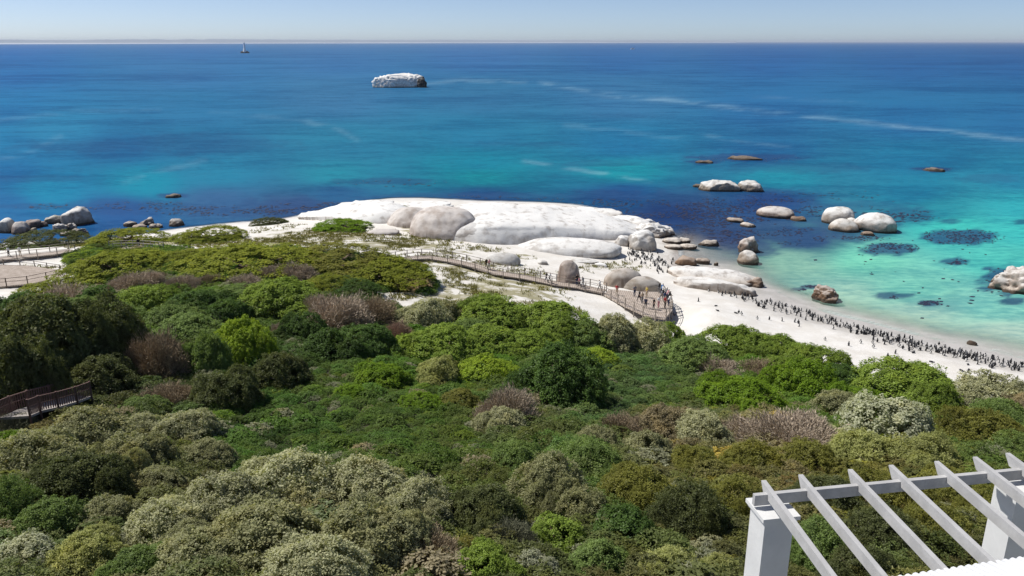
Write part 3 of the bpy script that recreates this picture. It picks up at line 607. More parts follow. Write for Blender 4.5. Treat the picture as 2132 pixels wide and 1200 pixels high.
def twig_mesh(seed, n=2300):
    r = rs(seed); V = []; lv = []
    heads = sph(r, n); heads[:, 2] = np.abs(heads[:, 2]) * 1.0 + .05; heads /= np.linalg.norm(heads, axis=1)[:, None]
    lob = .48 + .85 * fbm(heads[:, 0] * 2.6 + seed, heads[:, 1] * 2.6, heads[:, 2] * 2.6, 3) * r.uniform(.75, 1.2, n)
    end = heads * lob[:, None]; end[:, 2] *= .95
    base = end * r.uniform(.45, .8, (n, 1)) + sph(r, n) * .10; base[:, 2] = np.clip(base[:, 2], .02, 1) * .9
    midp = (base + end) / 2 + sph(r, n) * .05
    end = end + sph(r, n) * .06
    side = np.cross(end - base, sph(r, n)); side /= np.linalg.norm(side, axis=1)[:, None]
    w = r.uniform(.004, .009, (n, 1))
    a = np.stack([base - side * w, base + side * w, midp + side * w * .7, midp - side * w * .7], 1)
    b = np.stack([midp - side * w * .7, midp + side * w * .7, end + side * w * .2, end - side * w * .2], 1)
    V = np.concatenate([a, b]).reshape(-1, 3); t = r.rand(n); lv = np.repeat(np.concatenate([t, t]), 4)
    # finer twigs and a few dry leaves at the ends
    k = 4; e = np.repeat(end, k, 0) - np.repeat(end - midp, k, 0) * r.rand(n * k, 1) * .8
    V2, _ = leaf_arrays(e, np.repeat(end - base, k, 0) / .3 + sph(r, n * k) * .8, r.uniform(.05, .12, n * k), .16, r)
    V = np.concatenate([V, V2]); lv = np.concatenate([lv, np.repeat(r.rand(n * k), 4)])
    m = mesh_np('crown', V, np.arange(len(V)).reshape(-1, 4), False, [M_TWIG]); fattr(m, 'lv', lv); return m
def trunk_mesh(seed):
    r = random.Random(seed); mb = MB()
    mb.tube([(0, 0, -.12), (.02, .01, .12), (.0, .03, .3)], [.06, .05, .045], 6)
    for i in range(6):
        a = i * 1.05 + r.uniform(-.3, .3); q = r.uniform(.35, .7); h = r.uniform(.4, .72)
        mb.tube([(0, 0, .05), (q * .4 * math.cos(a), q * .4 * math.sin(a), h * .5), (q * math.cos(a), q * math.sin(a), h)], [.045, .028, .010], 5)
    return mb.mesh('trunk', [M_BARK], True)
CROWN = {s: [crown_mesh(s, 100 + 7 * i + j, M_LEAF) for j in range(3)] for i, s in enumerate(STY)}
CROWN['twig'] = [twig_mesh(300 + j) for j in range(3)]
TRUNK = [trunk_mesh(j) for j in range(3)]
SC = {  # base colours
    'c': (.150, .132, .088), 'g': (.104, .150, .028), 'a': (.112, .132, .020), 'y': (.135, .190, .022), 'd': (.042, .075, .020), 'o': (.145, .152, .088), 'w': (.200, .208, .138), 's': (.200, .215, .165),
    'm': (.46, .385, .30), 'b': (.33, .265, .18), 'h': (.105, .110, .028), 'k': (.055, .066, .028), 'v': (.082, .138, .013), 'r': (.38, .27, .21), 'e': (.085, .125, .040), 'p': (.170, .185, .075)}
SHN = [0]; MATS = []
def shrub(cxp, cyp, w, h, style, ck, label, name='shrub', cat='shrub', group=None, hk=1.0, shade=None):
    i = SHN[0]; SHN[0] += 1; r = rs(500 + i)
    q = G(cxp, cyp); 
    for _ in range(2):
        m = mpp(q); th = math.asin((CAMZ - q[2]) / np.linalg.norm(q - np.array((0, 0, CAMZ)))); s, c = math.sin(th), math.cos(th)
        Wd = w * m; H = (h * m - .55 * Wd * s) / c
        H = min(max(H, {'mat': .18, 'round': .42, 'twig': .45}.get(style, .52) * Wd), 1.0 * Wd) * hk
        q = G(cxp, cyp + .42 * H * c / m)
    e = empty(name, (q[0], q[1], q[2] - .06 * H), r.uniform(0, 6.28)); tag(e, label, cat, group)
    kw = 1.22 if style == 'round' else 1.08; sc = (Wd * .50 * kw, Wd * .50 * kw * r.uniform(.9, 1.1), H * .98)
    if style == 'mat': MATS.append((q[0], q[1], Wd * .5))
    cr = obj('crown', CROWN[style][i % 3], e); cr.scale = sc
    k = (1.95 if style != 'twig' else 1.0) * r.uniform(.9, 1.1); cr.color = tuple(x * k for x in SC[ck]) + (1,)
    t = obj('trunk', TRUNK[i % 3], e); t.scale = sc
    if style != 'mat':
        for j in range(3):                                   # lower side clumps make the outline uneven
            an, q_, k2 = r.uniform(0, 6.28), r.uniform(.5, .85), r.uniform(.38, .6)
            c2 = obj('crown', CROWN[style][(i + j + 1) % 3], e, (math.cos(an) * q_ * sc[0], math.sin(an) * q_ * sc[1], r.uniform(-.05, .28) * sc[2]), r.uniform(0, 6.28))
            c2.scale = (sc[0] * k2, sc[1] * k2, sc[2] * r.uniform(.5, .75)); k3 = r.uniform(.85, 1.18); c2.color = (cr.color[0] * k3, cr.color[1] * k3, cr.color[2] * k3, 1)
    return e
SHR = [
 # dune mats (low smooth creeping shrubs)
 (255,547,240,62,'mat','a','smooth bright green dune mat left of the long ridge'), (175,533,90,30,'mat','y','small yellow-green dune mat beside the walkway end'),
 (520,543,300,60,'mat','a','long low green dune mat, middle of the ridge'), (690,540,260,44,'mat','h','olive-edged dune mat along the top of the ridge'), (790,560,230,56,'mat','a','dark-green dune mat at the right end of the ridge'), (855,585,90,40,'mat','b','brownish trailing edge of the ridge mat above bare sand'),
 (400,537,170,44,'mat','a','rounded green mat between the left mat and the ridge'), (712,468,120,30,'mat','v','isolated bright green mat on white sand below the sloping rock'),
 (440,487,140,34,'mat','a','green mat with brown rim on the sand near the left shore'), (265,493,170,22,'mat','a','thin green mat strip behind the small shore rocks'), (560,461,80,22,'mat','k','dark green mat at the sea edge left of the sloping rock'),
 (130,600,170,42,'mat','a','green mound in front of the lower walkway deck'), (90,500,180,18,'mat','k','dark low mat strip along the left shore'), (790,437,46,22,'mat','k','small olive tuft on top of the white sloping rock'), (745,450,36,16,'mat','k','tiny dark tuft beside the olive tuft on the white rock'), (360,520,60,22,'mat','d','dark tuft left of the white sand above the ridge'), (310,520,40,14,'mat','d','small dark tuft in front of the log railing'),
 (835,432,36,12,'mat','h','small green tuft at the head of the split dome rock'), (680,590,110,50,'mat','a','green low shrub in front of the pink dead bushes'), (500,618,190,50,'mat','e','light green low spread below the dead bushes'), (740,600,120,50,'mat','d','dark green mat below the olive ridge end'),
 # dead bushes behind
 (560,572,70,44,'twig','m','pale dead bush, left of the pair in the dune ridge'), (622,568,75,50,'twig','m','pinkish dead bush, right of the pair in the dune ridge'), (385,592,70,46,'twig','m','mauve dead bush below the rounded green mat'), (440,585,60,36,'twig','b','brownish half-dead bush beside the mauve one'), (280,588,90,30,'twig','m','low grey-pink dead brush left of the mauve bush'), (510,592,80,32,'twig','m','flat pink dead brush in front of the pale pair'), (140,622,120,26,'twig','m','low pinkish dead brush below the green mound'),
 (330,580,60,30,'twig','b','thin brown dead brush under the left dune mat'),
 # mid left
 (60,645,120,70,'round','d','dark green bush at the left edge below the walkway deck'), (150,645,110,56,'round','e','light green bush beside the dark one at the left edge'), (205,628,90,40,'leafy','d','dark blue-green bush above the light green band'), (300,630,120,60,'round','g','rounded mid-green bush in the middle of the left band'), (235,660,120,50,'round','e','yellowish-green bush in front of the rounded mid-green one'), (410,640,130,60,'round','d','dark green bush right of the rounded mid-green one'), (360,665,110,44,'round','e','pale green bush between the dark bushes and the olive trees'), (570,625,170,60,'round','g','bright green spreading bush in front of the dead pair'), (470,655,90,44,'leafy','d','dark bush left of the small mauve bush'), (527,655,52,34,'twig','m','small mauve dead bush amid dark green'), (582,690,40,36,'twig','m','tiny mauve dead bush at the clearing head'), (640,690,90,70,'round','d','dark green bush left of the large grey-brown dead bush'),
 (100,720,220,150,'olive','k','large dark olive tree overhanging the picket railing, left half','shrub_tree','tree',None,1.45), (225,705,170,130,'olive','k','large dark olive tree with leaf gaps, right half','shrub_tree','tree',None,1.3), (40,790,150,110,'leafy','k','shaded grey-green tree at the left edge above the picket railing','shrub_tree','tree',None,1.7), (210,790,140,100,'olive','k','olive-green bush right of the picket railing'), (260,740,110,90,'olive','d','dark gap-toothed bush beside the brown dead bush'),
 (338,745,110,120,'twig','b','tangled brown dead bush between two olive trees'), (395,690,130,70,'round','e','green-topped bush above the tangled dead bush'), (510,715,110,110,'round','y','yellow-green tree standing out with its pale trunk','shrub_tree','tree'), (440,745,90,100,'olive','e','olive-green bush left of the yellow-green tree'), (585,780,110,90,'olive','k','grey-olive bush at the edge of the green clearing'), (470,820,140,70,'olive','k','dark shaded bush under the yellow-green tree'), (345,830,110,60,'twig','b','brown fallen twigs at the foot of the dead bush'), (205,855,96,36,'mat','v','low vivid green bush beside the picket railing'), (300,850,90,44,'round','e','light green bush between the vivid bush and the olive foreground'),
 # centre band
 (700,655,160,100,'twig','m','large grey-mauve dead bush in the middle of the scrub'), (780,650,110,76,'twig','b','brown dead bush right of the large grey-mauve one'), (885,662,110,76,'olive','w','clumpy grey-olive bush at the sand edge'), (835,695,60,60,'twig','r','small reddish dead bush left of the clumpy grey one'), (760,715,130,80,'round','d','dark green bush in front of the brown dead bush'), (690,725,110,60,'leafy','d','shaded dark bush at the top of the clearing'), (930,655,70,56,'olive','o','small olive bush behind the bright green group'),
 (1030,662,150,64,'round','g','bright green bush at the sand edge, left of the group'), (1140,668,170,80,'round','g','bright green bush at the sand edge, broadest of the group'), (1210,700,110,70,'round','e','bright green bush at the right end of the sand-edge group'), (925,720,150,64,'round','g','smooth mid-green bush sloping to the clearing'), (1020,712,140,66,'round','g','rounded green bush in the middle of the centre group'), (1105,722,120,70,'round','g','rounded green bush right of the centre group middle'), (980,690,90,50,'round','e','small light green bush behind the smooth sloping one'),
 (910,776,92,58,'olive','p','pale straw-green bush in the middle of the scrub'), (1005,775,110,56,'round','y','yellow-tipped green bush right of the pale straw-green one'), (1168,795,170,150,'round','d','big round dark green tree in the middle of the scrub','shrub_tree','tree'), (1060,850,120,110,'twig','m','grey twiggy half-dead bush below the dark round tree'), (1050,880,100,70,'olive','w','grey-leaved bush under the grey twiggy one'), (875,838,100,56,'mat','v','vivid green low bush in the clearing, largest'), (795,785,110,64,'round','v','green bush at the right of the clearing'), (730,815,70,44,'mat','v','vivid yellow-green patch bush in the clearing'), (960,835,70,50,'round','h','small olive-green bush right of the vivid low one'), (1238,745,80,38,'round','y','small bright yellow bush behind the blue-green thicket'), (1130,760,80,44,'round','e','light green top bush left of the yellow one'),
 # right band
 (1275,697,95,80,'olive','w','clumpy olive bush in front of the viewing platform, left of two'), (1345,705,90,74,'olive','w','clumpy grey-green bush in front of the viewing platform, right of two'), (1395,695,50,44,'round','g','small bright green bush below the platform corner'), (1440,745,140,60,'round','e','light green bush behind the beach, right of the platform bushes'), (1530,715,140,60,'round','g','green bush at the beach edge, first right of the platform'), (1610,725,100,54,'round','g','green bush at the beach edge, second right of the platform'), (1690,750,110,60,'round','g','green bush at the beach edge, third right of the platform'), (1755,785,90,50,'round','d','dark small bush in the notch of the beach edge'),
 (1500,768,100,48,'twig','m','mauve dead bush behind the beach-edge bushes'), (1580,770,90,40,'twig','b','brown dead bush right of the mauve one'), (1535,822,150,80,'round','v','vivid dark green bush, left of the vivid pair'), (1670,800,150,100,'round','v','vivid dark green bush, right of the vivid pair'), (1620,770,90,50,'round','g','green bush between the dead bushes and the beach edge'), (1880,805,200,100,'round','g','big rounded green bush nearest the beach on the right'), (1800,840,100,60,'round','v','vivid green bush at the foot of the big rounded one'), (1960,850,70,56,'round','d','dark green bush right of the big rounded one'), (2050,825,140,76,'olive','w','grey-green bush against the sand near the right edge'), (2125,850,90,66,'olive','c','brownish bush at the right picture edge'), (2080,870,120,60,'heath','e','green heath bush below the grey one at the right edge'),
 (1740,850,110,70,'olive','o','grey-olive bush left of the silvery one'), (1850,890,180,84,'leafy','s','silvery bush above the pergola'), (1700,900,90,50,'leafy','s','blue-grey silvery sprigs between dead brush and silvery bush'), (1290,890,110,76,'twig','b','brown-grey half-dead bush, left end of the dry row'), (1380,890,130,84,'olive','c','brown-olive dry bush in the middle of the dry row'), (1460,900,120,90,'olive','w','grey-olive bush with pale leaves in the dry row'), (1640,908,200,84,'twig','m','wide mauve dead brush at the right of the dry row'), (1560,900,110,80,'twig','m','mauve dead brush joining the grey-olive bush'), (1240,920,90,60,'olive','o','small olive bush at the end of the dry row'),
 (1350,940,110,80,'leafy','o','pale-leaved bush below the dry row'), (1440,965,110,70,'heath','h','golden-olive heath bush below the dry row'), (1560,960,130,70,'heath','h','golden-olive heath bush left of the pergola top'), (1680,960,130,60,'heath','h','yellowish heath bush behind the first rafters'), (1800,945,150,70,'heath','p','yellow-green heath bush behind the middle rafters'), (1920,955,150,70,'heath','p','yellow-green heath bush behind the right rafters'), (2040,905,150,80,'heath','h','dark heath bush right of the silvery one'), (2110,935,110,60,'heath','e','green heath bush at the right edge behind the last rafter'),
 # foreground left
 (180,910,170,100,'olive','o','foreground olive bush below the picket railing'), (80,960,200,140,'olive','o','foreground olive bush at the left edge'), (270,960,160,120,'olive','o','foreground olive bush with dark hollows, centre of the left mass'), (170,1010,170,130,'olive','k','shaded foreground olive bush low in the left mass'), (390,895,120,70,'olive','w','greyish bush between the left mass and the clearing'), (300,890,90,50,'olive','w','small grey-tipped bush above the left mass'), (430,955,110,80,'olive','o','olive bush at the right end of the left mass'), (330,1010,110,80,'olive','o','olive bush beside the dark hollow of the left mass'), (230,1080,130,90,'olive','o','olive bush in front of the left mass'), (110,1090,140,90,'olive','e','green-olive bush lower left above the silvery one'), (20,1050,120,110,'heath','e','green heath bush at the left edge, lower'), (55,1165,140,100,'leafy','s','silvery-white bush in the bottom left corner'), (320,930,70,44,'round','v','small vivid green bush behind the left mass'), (20,930,90,60,'heath','v','green-yellow bush at the left edge below the railing'), (180,1165,150,90,'olive','p','yellowish-green bush right of the silvery corner bush'), (30,880,80,50,'twig','w','grey twiggy bush below the picket railing'),
 # foreground centre: huge grey-green bush
 (600,1020,230,130,'olive','w','huge grey-green foreground bush, top middle'), (470,1055,200,140,'olive','w','huge grey-green foreground bush, left shoulder'), (750,1030,200,130,'olive','w','huge grey-green foreground bush, top right'), (870,1060,150,130,'olive','w','huge grey-green foreground bush, right end with bare stems'), (350,1100,170,130,'olive','w','huge grey-green foreground bush, lower left end'), (560,1130,240,150,'olive','o','huge grey-green foreground bush, lower middle'), (760,1130,220,150,'olive','o','huge grey-green foreground bush, lower right'), (420,1170,200,120,'olive','o','huge grey-green foreground bush, bottom left'), (660,1195,220,110,'olive','w','huge grey-green foreground bush, bottom middle'), (900,1150,140,110,'twig','b','bare-stemmed dark bush at the right foot of the huge bush'), (300,1185,150,90,'olive','e','green bush at the bottom edge left of the huge bush'),
 (1010,1070,150,120,'olive','k','dark twiggy bush right of the huge grey-green one'), (1060,1120,110,90,'twig','w','grey bare-stemmed bush in the centre foreground'), (1140,1010,140,130,'olive','o','drooping olive bush in the centre foreground'), (1080,960,120,80,'heath','e','green heath bush above the drooping one'), (1230,960,130,90,'heath','e','green heath bush left of the golden-olive ones'), (1200,1060,120,100,'heath','o','shaded olive bush right of the drooping one'), (1300,1110,140,110,'leafy','d','dark broad-leaved bush with a deep hollow beside it'), (1250,1170,120,90,'leafy','e','lighter broad-leaved bush at the bottom edge'), (1390,1185,130,80,'heath','p','pale yellowish bush at the bottom edge'), (1490,1190,100,70,'heath','p','pale olive bush at the bottom edge by the pillar'), (1100,1185,90,60,'leafy','s','small silvery sprig bush at the bottom edge'), (1000,1185,130,80,'leafy','g','green broad-leaved bush at the bottom edge'), (1330,1020,140,110,'heath','h','olive heath bush in the right foreground'), (1440,1070,160,140,'heath','k','dark twiggy heath bush left of the pillar'), (1530,1040,120,100,'heath','h','olive heath bush touching the pillar top'), (1160,1120,120,90,'leafy','g','bright leafy bush below the shaded olive one'),
 (1720,1040,140,100,'heath','k','dark heath bush seen under the beam, left'), (1840,1030,140,100,'heath','h','heath bush seen under the beam, middle'), (1960,1020,140,90,'heath','h','heath bush seen under the beam, right'), (1700,1140,150,120,'heath','e','green bush seen between first and second rafter'), (1830,1110,150,120,'heath','k','dark bush seen between second and third rafter'), (1940,1100,140,110,'heath','h','olive bush seen between third and fourth rafter'), (1790,1190,150,90,'heath','k','dark bush at the bottom edge under the rafters'), (2080,1060,130,100,'heath','h','olive bush beside the right pillar'),
]
for t_ in SHR: shrub(*t_[:7], *(t_[7:]))
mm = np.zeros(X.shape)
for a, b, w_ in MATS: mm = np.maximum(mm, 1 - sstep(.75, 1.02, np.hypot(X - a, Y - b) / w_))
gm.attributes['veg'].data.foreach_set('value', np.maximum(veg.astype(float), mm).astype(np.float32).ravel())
# ------------------------------------------------------------------ thicket between the shrubs (nobody could count it)
TC = [(700,800,.060,.100,.024),(560,900,.046,.085,.020),(800,900,.050,.082,.020),(950,930,.056,.085,.020),(1000,1000,.060,.080,.024),(600,960,.046,.082,.018),(1330,800,.058,.098,.036),(1400,830,.066,.105,.030),(1250,840,.060,.098,.034),(300,640,.060,.100,.020),(500,620,.070,.120,.022),(100,700,.045,.060,.024),(300,780,.04,.05,.02),(120,950,.08,.085,.035),(300,1000,.07,.075,.035),
      (1150,930,.065,.100,.028),(1200,980,.065,.095,.03),(1400,900,.11,.10,.06),(1600,920,.14,.12,.08),(1700,830,.06,.11,.02),(1900,850,.06,.10,.024),(2100,880,.075,.10,.03),(1500,1000,.085,.09,.028),(1800,1000,.085,.09,.028),(1400,1150,.06,.07,.028),(1800,1150,.065,.075,.028),(1100,1120,.055,.065,.025),(700,1100,.11,.115,.06),(400,1150,.10,.11,.055),(60,1100,.07,.09,.035),(900,720,.06,.11,.02),(1100,700,.065,.12,.02),(1600,740,.065,.12,.02),(700,680,.06,.075,.03),(600,740,.04,.07,.02),(1100,890,.07,.085,.035)]
PCOL = bpy.data.collections.new('thicket_tufts')
for j, s_ in enumerate(('heath', 'leafy', 'round', 'heath')):
    pm = crown_mesh(s_, 700 + j, M_LEAFI, .42); PCOL.objects.link(bpy.data.objects.new('tuft', pm))
r = rs(9)
gx, gy = np.meshgrid(np.arange(-95, 95, .82), np.arange(6, 140, .82)); gx = gx.ravel() + r.uniform(-.4, .4, gx.size); gy = gy.ravel() + r.uniform(-.4, .4, gy.size)
gzz = gz(gx, gy); qx, qy = proj(gx, gy, gzz + .4)
inm = np.zeros(gx.shape, bool)
for a, b, w_ in MATS: inm |= np.hypot(gx - a, gy - b) < w_ * .85
ok = (inpoly(qx, qy, VEG) | inm) & (qx > -220) & (qx < 2350) & (qy < 1420) & ~inpoly(qx, qy, [(-50, 840), (60, 800), (150, 790), (160, 850), (40, 905), (-50, 910)])
ok &= ~((qy > 950) & (qx < 960) & (r.rand(len(qx)) > .6)) & ~((qy > 960) & (qx >= 960) & (r.rand(len(qx)) > .75))
ok &= ~((gx > 2.5) & (gy < 9.5) & (gx < 14))
gx, gy, gzz, qx, qy, inm = [a[ok] for a in (gx, gy, gzz, qx, qy, inm)]
tc = np.array(TC); dd = ((qx[:, None] - tc[None, :, 0]) / 1.6) ** 2 + (qy[:, None] - tc[None, :, 1]) ** 2
wgt = 1 / (dd + 600) ** 2.2; tint = (wgt[..., None] * tc[None, :, 2:]).sum(1) / wgt.sum(1)[:, None]
tint = tint * (r.uniform(.72, 1.28, (len(gx), 1)) * np.array((1, 1, 1)) + r.uniform(-.10, .10, (len(gx), 3)))
br = r.rand(len(gx)); tint[br < .02] = (.15, .135, .095); tint[(br > .05) & (br < .09)] *= (1.6, 1.4, .9); tint[br > .95] = (.13, .14, .10)
scl = (r.uniform(.65, 1.1, len(gx)) + 1.0 * r.rand(len(gx)) ** 5) * np.where((qx > 1220) & (qx < 1500) & (qy > 730) & (qy < 860), .75, 1) * np.where((qx > 450) & (qx < 1000) & (qy > 760) & (qy < 960), .72, 1)
scl *= .9; inm &= ~inpoly(qx, qy, VEG); scl[inm] *= .55; tint[inm] = np.array((.085, .135, .022)) * r.uniform(.8, 1.2, (inm.sum(), 1)); tint *= 2.1
tm = bpy.data.meshes.new('thicket'); tm.vertices.add(len(gx)); tm.vertices.foreach_set('co', np.stack([gx, gy, gzz - .12], -1).astype(np.float32).ravel())
cattr(tm, 'tint', np.clip(tint, .01, 1)); fattr(tm, 'scl', scl); fattr(tm, 'rot', r.uniform(0, 6.28, len(gx)))
a_ = tm.attributes.new('pick', 'INT', 'POINT'); a_.data.foreach_set('value', r.randint(0, 4, len(gx)).astype(np.int32))
tm.update(); th_o = obj('thicket', tm); tag(th_o, 'dense low green coastal scrub filling the slope between the shrubs', 'scrub', None, 'stuff')
ng = bpy.data.node_groups.new('thicket_scatter', 'GeometryNodeTree')
ng.interface.new_socket('Geometry', in_out='INPUT', socket_type='NodeSocketGeometry'); ng.interface.new_socket('Geometry', in_out='OUTPUT', socket_type='NodeSocketGeometry')
gi = ng.nodes.new('NodeGroupInput'); go = ng.nodes.new('NodeGroupOutput'); ip = ng.nodes.new('GeometryNodeInstanceOnPoints'); ci = ng.nodes.new('GeometryNodeCollectionInfo')
ci.inputs[0].default_value = PCOL; ci.inputs['Separate Children'].default_value = True; ci.inputs['Reset Children'].default_value = True
def na(n_, ty):
    q = ng.nodes.new('GeometryNodeInputNamedAttribute'); q.data_type = ty; q.inputs[0].default_value = n_; return q.outputs[0]
cmb = ng.nodes.new('ShaderNodeCombineXYZ'); ng.links.new(na('rot', 'FLOAT'), cmb.inputs[2])
cms = ng.nodes.new('ShaderNodeCombineXYZ'); sf = na('scl', 'FLOAT'); [ng.links.new(sf, cms.inputs[i]) for i in range(2)]
mz = ng.nodes.new('ShaderNodeMath'); mz.operation = 'MULTIPLY'; mz.inputs[1].default_value = .72; ng.links.new(sf, mz.inputs[0]); ng.links.new(mz.outputs[0], cms.inputs[2])
ng.links.new(gi.outputs[0], ip.inputs['Points']); ng.links.new(ci.outputs[0], ip.inputs['Instance']); ip.inputs['Pick Instance'].default_value = True
ng.links.new(na('pick', 'INT'), ip.inputs['Instance Index']); ng.links.new(cmb.outputs[0], ip.inputs['Rotation']); ng.links.new(cms.outputs[0], ip.inputs['Scale'])
ng.links.new(ip.outputs[0], go.inputs[0])
md = th_o.modifiers.new('scatter', 'NODES'); md.node_group = ng

# dune grass: fine blades on the sand
r = rs(12); n_ = 110000
bx_, by_ = r.uniform(-80, 45, n_), r.uniform(70, 190, n_); bz = gz(bx_, by_); qx, qy = proj(bx_, by_, bz)
gg = np.zeros(n_)
for a, b, rx, ry, s_ in GRASS: gg = np.maximum(gg, s_ * (1 - sstep(0.4, 1.2, np.hypot((qx - a) / rx, (qy - b) / ry))))
ok = (r.rand(n_) < gg * 1.2 * sstep(.42, .58, fbm(bx_ * .35, by_ * .35, 3))) & (bz > .6)
bx_, by_, bz = bx_[ok], by_[ok], bz[ok]; k = 7
bp = np.repeat(np.stack([bx_, by_, bz - .03], -1), k, 0) + np.concatenate([r.normal(0, .16, (len(bx_) * k, 2)), np.zeros((len(bx_) * k, 1))], 1)
ax = r.normal(0, .6, bp.shape); ax[:, 2] = 1
V, F = leaf_arrays(bp, ax, r.uniform(.2, .55, len(bp)), .22, r)
gmh = mesh_np('dune_grass', V, F, False, [M_LEAF]); fattr(gmh, 'lv', np.repeat(r.rand(len(bp)), 4))
gro = obj('dune_grass', gmh); gro.color = (.19, .185, .07, 1); tag(gro, 'sparse yellowish-green dune grass on the white sand', 'grass', None, 'stuff')

# ------------------------------------------------------------------ kelp
def kelp_mesh(pts, seed, size=(.25, .8)):
    r = rs(seed); n = len(pts); ang = r.normal(.2, .9, n); L = r.uniform(size[0], size[1], n); w = L * r.uniform(.18, .4, n)
    dx, dy = np.cos(ang), np.sin(ang); V = []
    for (a, b, z) in ((-.5, 0, .02), (0, 1, .05), (.5, 0, .07), (0, -1, .03)):
        V.append(np.stack([pts[:, 0] + dx * a * L - dy * b * w, pts[:, 1] + dy * a * L + dx * b * w, np.full(n, z) + r.uniform(0, .05, n)], -1))
    V = np.stack(V, 1).reshape(-1, 3); return mesh_np('kelp', V, np.arange(n * 4).reshape(-1, 4), False, [M_KELP])
def kelp_pts(cxp, cyp, rx, ry, n, seed):
    r = rs(seed); t = r.uniform(0, 6.28, n); q = r.rand(n) ** .6
    cl = r.normal(0, .10, (n, 2)); px = cxp + rx * q * np.cos(t) + cl[:, 0] * rx; py = cyp + ry * q * np.sin(t) + cl[:, 1] * ry
    W = np.array([P(a, b, 0) for a, b in zip(px, py)]); d = -gz(W[:, 0], W[:, 1])
    k = (d > .35) & (fbm(W[:, 0] * .22, W[:, 1] * .22, seed, 3) > .46); return W[k]
KP = [(1855, 518, 56, 12, 420, 'purple kelp patch left of the widest one in the turquoise cove'), (2000, 494, 86, 15, 620, 'widest purple kelp patch in the turquoise cove'), (1985, 545, 26, 6, 120, 'small kelp patch below the widest one in the cove'), (1860, 617, 40, 6, 160, 'dark weed patch in the clear shallows, left of two'), (1935, 632, 24, 5, 120, 'dark weed patch in the clear shallows, right of two'), (1692, 597, 18, 3, 60, 'thin weed patch above the brown rugged rock'), (1664, 603, 13, 3, 50, 'tiny weed patch left of the brown rugged rock'),
      (1660, 492, 60, 18, 420, 'dense kelp patch below the low pinkish rock'), (1560, 332, 120, 6, 260, 'long thin kelp raft beyond the pale islet'), (1945, 354, 40, 4, 90, 'kelp raft around the far right reef rock'), (2078, 588, 30, 26, 200, 'kelp fringe left of the ridged rock at the right edge'), (1980, 461, 18, 4, 60, 'tiny kelp patch at the far side of the cove'), (1790, 494, 70, 8, 300, 'kelp at the foot of the white sea boulders')]
for i, (a, b, rx, ry, n_, l_) in enumerate(KP):
    pts = kelp_pts(a, b, rx, ry, int(n_ * .55), 40 + i)
    if len(pts): tag(obj('kelp_patch', kelp_mesh(pts, i)), l_, 'kelp', 'kelp patches in the cove', 'stuff')
allp = [kelp_pts(a, b, rx, ry, n_, 70 + i) for i, (a, b, rx, ry, n_) in enumerate(((1420, 445, 150, 30, 900), (1540, 440, 160, 26, 900), (1700, 425, 150, 26, 500), (620, 432, 120, 14, 600), (480, 440, 160, 10, 350), (820, 382, 100, 7, 120), (1250, 424, 160, 10, 300), (1000, 414, 150, 6, 160), (1880, 450, 80, 14, 260), (300, 432, 120, 12, 200), (1500, 490, 90, 20, 350), (90, 430, 100, 6, 60), (1850, 560, 260, 60, 50), (1990, 640, 130, 30, 14)))]
tag(obj('floating_kelp', kelp_mesh(np.concatenate(allp), 99, (.3, 1.1))), 'countless dark kelp heads floating in the blue water off the rocks', 'kelp', None, 'stuff')

# ------------------------------------------------------------------ boardwalks
def walk(name, label, path, width=1.9, off=.55, rails=(1, 1), sp=2.2, mat=M_WOOD, rail_mats=None, h=1.05, deckmat=M_DECK, fence=False):
    """path: list of world points at deck level"""
    root = empty(name, path[0]); tag(root, label, 'boardwalk'); o = np.array(path[0])
    p = [np.array(q) - o for q in path]; n = len(p)
    side = []
    for i in range(n):
        d = p[min(i + 1, n - 1)] - p[max(i - 1, 0)]; s = np.array((d[1], -d[0], 0)); side.append(s / np.linalg.norm(s))
    mb = MB()
    for i in range(n - 1):
        a, b = p[i], p[i + 1]; w = width / 2
        q = [a - side[i] * w, a + side[i] * w, b + side[i + 1] * w, b - side[i + 1] * w]; lo = [v - np.array((0, 0, .16)) for v in q]
        mb.add(q + lo, [(0, 1, 2, 3), (7, 6, 5, 4), (0, 4, 5, 1), (2, 6, 7, 3), (1, 5, 6, 2), (3, 7, 4, 0)])
    mb.build('deck', deckmat, root)
    for sd, on in zip((-1, 1), rails):
        if not on: continue
        line = [p[i] + side[i] * sd * (width / 2 + .04) for i in range(n)]
        rail_line(root, line, o, sp, h, mat, fence)
    return root
def rail_line(root, line, o, sp=2.0, h=1.05, mat=M_WOOD, fence=False):
    L = [np.linalg.norm(b - a) for a, b in zip(line[:-1], line[1:])]; tot = sum(L); k = max(2, int(round(tot / sp)) + 1)
    def at(s):
        for i, l in enumerate(L):
            if s <= l or i == len(L) - 1: return line[i] + (line[i + 1] - line[i]) * min(s / l, 1)
            s -= l
    pts = [at(tot * i / (k - 1)) for i in range(k)]
    for q in pts:
        gzv = g1(q[0] + o[0], q[1] + o[1]) - o[2]
        lo = min(gzv - .3, q[2] - .3); mb = MB(); mb.box((q[0], q[1], (lo + q[2] + h + .06) / 2), (.11, .11, q[2] + h + .06 - lo), .3); mb.build('post', mat, root)
    for z, w_, hh, nm in ((h, .09, .05, 'handrail'), (h * .55, .04, .05, 'mid_rail')):
        mb = MB()
        for a, b in zip(pts[:-1], pts[1:]): mb.bar(a + (0, 0, z), b + (0, 0, z), w_, hh)
        mb.build(nm, mat, root)
    if fence:
        m = int(tot / .17); mb = MB(); mb.box((0, 0, 0), (.07, .035, h - .1)); pm = mb.mesh('picket', [mat])
        for i in range(m):
            q = at(tot * (i + .5) / m); a, b = at(max(tot * i / m - .2, 0)), at(min(tot * i / m + .3, tot))
            obj('picket', pm, root, q + (0, 0, h / 2), math.atan2(b[1] - a[1], b[0] - a[0]))
def deck_path(pxs, off): return [G(a, b, off) for a, b in pxs]
